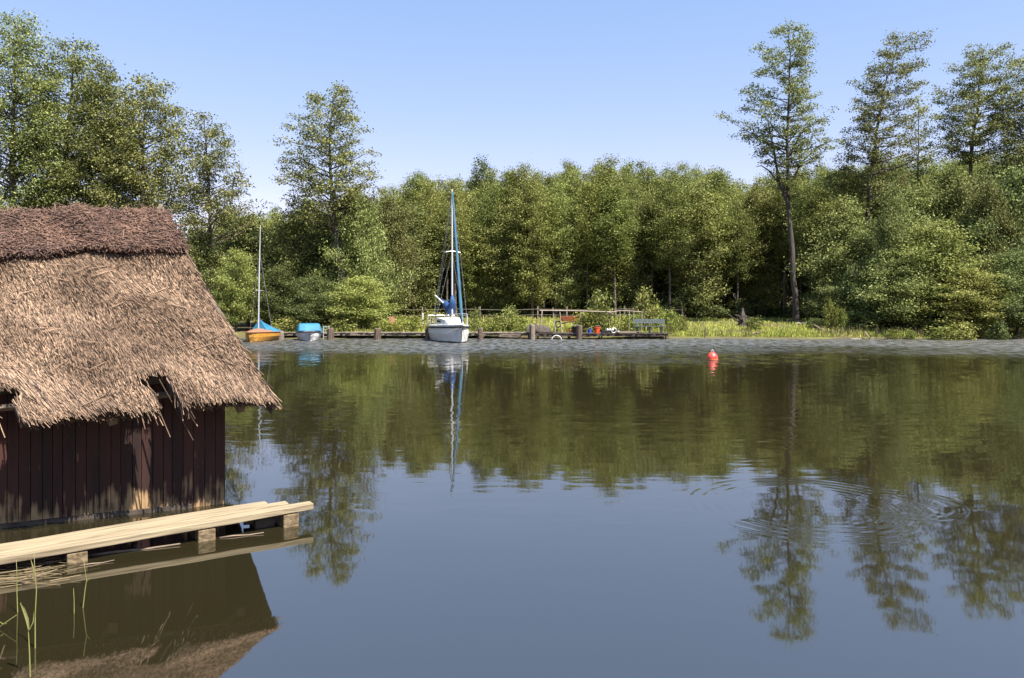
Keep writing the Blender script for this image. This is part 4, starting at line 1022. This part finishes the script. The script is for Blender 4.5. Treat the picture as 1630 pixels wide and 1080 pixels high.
o = obj('brick_pile', mb, M['orange']); o.location = onland(909, 48.4); tag(o, 'small pile of orange bricks beside the tipped wheelbarrow', 'bricks')
mb = MB(); mb.box((0, 0, .32), (.55, .4, .04)); mb.box((-.2, 0, .15), (.05, .3, .30)); mb.box((.2, 0, .15), (.05, .3, .30)); mb.box((0, .18, .62), (.5, .03, .55), 0, Matrix.Rotation(-.15, 3, 'X'))
o = obj('wooden_stool', mb, M['deckwood']); o.location = onland(625, 49.0, .3); o.scale = (.75, .75, .75); o.rotation_euler = (0, 0, .6); tag(o, 'brown wooden chair in the weeds between two mooring posts', 'chair')
# pole frame of the fence behind the platform
fr = thing('pole_fence', 'fence of thin bare poles with a handrail behind the platform', 'fence', onland(940, 47.6))
fo = fr.location.copy()
def frail(a, b, r=.03, nm='rail'):
    mb = MB(); mb.tube([Vector(a) - fo, (Vector(a) + Vector(b)) / 2 - fo + Vector((0, 0, .02)), Vector(b) - fo], [r, r * .95, r * .9], 6); obj(nm, mb, M['palepole'], fr)
frail(at(861, 517, 47.3), at(863, 494, 47.3), .045, 'post'); frail(at(859, 494.5, 47.3), at(975, 497, 47.6), .045); frail(at(966, 500, 47.6), at(988, 494.5, 48.0), .035); frail(at(986, 495, 48), at(1022, 497, 48.3), .035)
for x, yt in ((923, 496), (973, 497), (986, 495), (1001, 493), (1008, 496), (1021, 496)): frail(onland(x, 47.9), at(x + 1, yt, 47.9), .028, 'post')
for k, (x0, x1, yt, lab) in enumerate(((886, 880, 490, 'bare leaning pole stuck in the grass behind the platform'), (895, 891, 493, 'bare upright pole right of the leaning one'))):
    a = onland(x0, 47.4); b = at(x1, yt, 47.4); mb = MB(); mb.tube([(0, 0, -.2), b - a], [.035, .028], 6); o = obj('bare_pole', mb, M['palepole']); o.location = a; tag(o, lab, 'pole')
# wire fence in front of the wood
wf = thing('wire_fence', 'low fence of white posts and horizontal rails in front of the wood', 'fence', onland(760, 61)); fo = wf.location.copy()
fx = list(range(580, 1090, 46))
for i, x in enumerate(fx):
    a = onland(x, 61); mb = MB(); mb.box(tuple(a - fo + Vector((0, 0, .55))), (.10, .10, 1.3), .3 * i); obj('post', mb, M['greywood'], wf)
for hh, r in ((.95, .02), (.5, .015)):
    mb = MB(); mb.tube([onland(x, 60.93) - fo + Vector((0, 0, hh)) for x in fx], r, 5); obj('rail', mb, M['greywood'], wf)
mb = MB(); mb.box((0, 0, .5), (.11, .1, 1.1)); o = obj('fence_post', mb, M['white']); o.location = onland(673, 50.5); tag(o, 'short whitish post in the weeds left of the sailboat', 'post')
# leafy weeds and shrubs on the meadow
for a in ((955, 48.6, 0, .75, 1, 'white leaved young shrub above the pole fence', 467), (1026, 49.0, 0, .72, 1, 'airy young shrub behind the bench', 463), (1045, 49.4, 0, .5, 2, 'brownish shrub just right of the bench back', 488),
          (690, 48.9, 0, .7, 1, 'leafy weed clump left of the sailboat hull', 496), (655, 48.8, 0, .75, 2, 'yellow green weed clump between the chair and the sailboat', 505), (756, 49.2, 0, .45, 1, 'tall weed directly right of the sailboat', 494),
          (788, 48.6, 0, .9, 1, 'broad weed clump behind the stacked boards', 503), (812, 48.9, 0, .7, 1, 'tall leafy weed with pale leaves right of the sailboat', 491), (830, 48.3, 0, .6, 2, 'bright weed clump left of the upturned boat', 506),
          (928, 48.3, 0, .55, 2, 'yellow green weeds behind the black tub', 500), (945, 48.1, 0, .75, 2, 'bright yellow green weeds behind the red bucket', 494), (990, 48.4, 0, .7, 2, 'yellow weeds behind the loose boards', 504),
          (1010, 48.2, 0, .5, 2, 'yellow weeds left of the bench', 503), (1068, 48.2, 0, .45, 2, 'tall weeds at the right end of the platform', 497), (1085, 48.7, 0, .5, 1, 'pale weeds a little right of the platform end', 505),
          (612, 48.4, 0, .7, 2, 'bright green weeds under the light green bush tree', 512), (545, 48.2, 0, .9, 1, 'leafy weeds behind the ladder of the jetty', 508), (460, 48.2, 0, .9, 1, 'leafy weeds behind the gap between dinghy and motorboat', 507),
          (1323, 49.2, 0, .4, 2, 'upright bright plant right of the slender tall tree foot', 484), (1340, 49.0, 0, .35, 2, 'second upright plant right of the slender tall tree foot', 494), (1300, 50, 0, .7, 0, 'dark weeds beside the tall tree foot', 508),
          (1200, 48.6, 0, .5, 2, 'grassy clump in front of the root stump', 507), (1420, 45.6, 0, .4, 2, 'small bright bush on the muddy right shore', 526), (1448, 45.6, 0, .4, 2, 'bright little bush on the shore beside the leaning log', 527),
          (1530, 45.4, 0, .8, 1, 'light green bush overhanging the right water edge', 515), (1500, 45.4, 0, .8, 2, 'yellow green clump at the right water edge', 522), (1590, 45.4, 0, .6, 0, 'dark shrub at the right water edge', 512)):
    shrub(*a[:6], name='weed_clump' if 'weed' in a[5] else 'shrub', cat='weeds' if 'weed' in a[5] else 'shrub', top=a[6])
# stump, stones, driftwood on the right shore
mb = MB(); rd = random.Random(31)
mb.lathe([(.5, 0), (.3, .25), (.24, .55), (.17, .8), (.09, 1.1), (.05, 1.35)], n=9, jitter=.35, seed=3)
for k in range(14):
    a = rd.uniform(0, 6.28); L = rd.uniform(.7, 1.4); mb.tube([(0, 0, .3), (L * .5 * math.cos(a), L * .5 * math.sin(a), rd.uniform(.3, .8)), (L * math.cos(a), L * math.sin(a), rd.uniform(.1, .9))], [.10, .07, .03], 5)
o = obj('root_stump', mb, M['bark_light']); o.scale = (1.05, .9, 1.0); o.location = onland(1182, 53); tag(o, 'upturned root stump in the meadow left of the slender tall tree', 'stump')
def log(lab, a, b, r, name='driftwood', cat='log'):
    mb = MB(); L = b - a; rr = random.Random(len(lab)); mb.tube([Vector((0, 0, 0)), L * .35 + Vector((0, 0, rr.uniform(-.04, .06))), L * .7 + Vector((0, 0, rr.uniform(-.04, .06))), L], [r, r * .9, r * .8, r * .45], 7)
    mb.tube([L * .5, L * .6 + Vector((.1, 0, .25))], [r * .4, r * .15], 5)
    o = obj(name, mb, M['timber']); o.location = a; tag(o, lab, cat)
log('pale log leaning down the muddy bank on the right', onland(1377, 46.6, .35), onland(1392, 45.3, .05), .06)
log('grey branch lying at the water edge near the right frame side', onland(1592, 44.5, .1), onland(1622, 45.0, .2), .05)
log('branch lying on the bank below the bushes', onland(1462, 45.2, .08), onland(1440, 45.8, .2), .05)
log('dead branch at the foot of the slender tall tree', onland(1296, 49.5, .3), onland(1312, 48.2, .08), .07)
log('dark branch half in the water below the meadow', onland(1196, 47.0, .05), onland(1214, 46.8, .25), .05)
for x, Y, s, lab in ((1278, 55.5, .45, 'grey stones at the foot of the slender tall tree'), (1359, 46.0, .28, 'pale stone on the muddy bank')):
    mb = MB()
    for k in range(5):
        o_ = Vector((rd.uniform(-1, 1) * s, rd.uniform(-.5, .5) * s, 0)); mb.lathe([(.1 * s, -.1), (.5 * s, .0), (.45 * s, .25 * s), (.2 * s, .42 * s)], c=o_, n=8, jitter=.2, seed=k)
    o = obj('stone_heap', mb, M['stone']); o.location = onland(x, Y); tag(o, lab, 'stones')
for x, yt, Y, lab in ((1122, 520, 47.1, 'thin dark stake standing in the grass by the water'), (1187, 522, 46.9, 'thin stake at the water edge right of the dark stake'), (1252, 508, 54, 'short dark post just left of the slender tall tree'), (1395, 520, 45.6, 'pale stake on the muddy bank'), (1589, 500, 45.6, 'tall stake near the right edge of the shore'), (1063, 514, 46.6, 'thin bare stake at the right end of the platform')):
    a = onland(x, Y); b = at(x + 1, yt, Y); mb = MB(); mb.tube([(0, 0, -.3), b - a], [.035, .028], 6); o = obj('stake', mb, M['post']); o.location = a; tag(o, lab, 'stake')
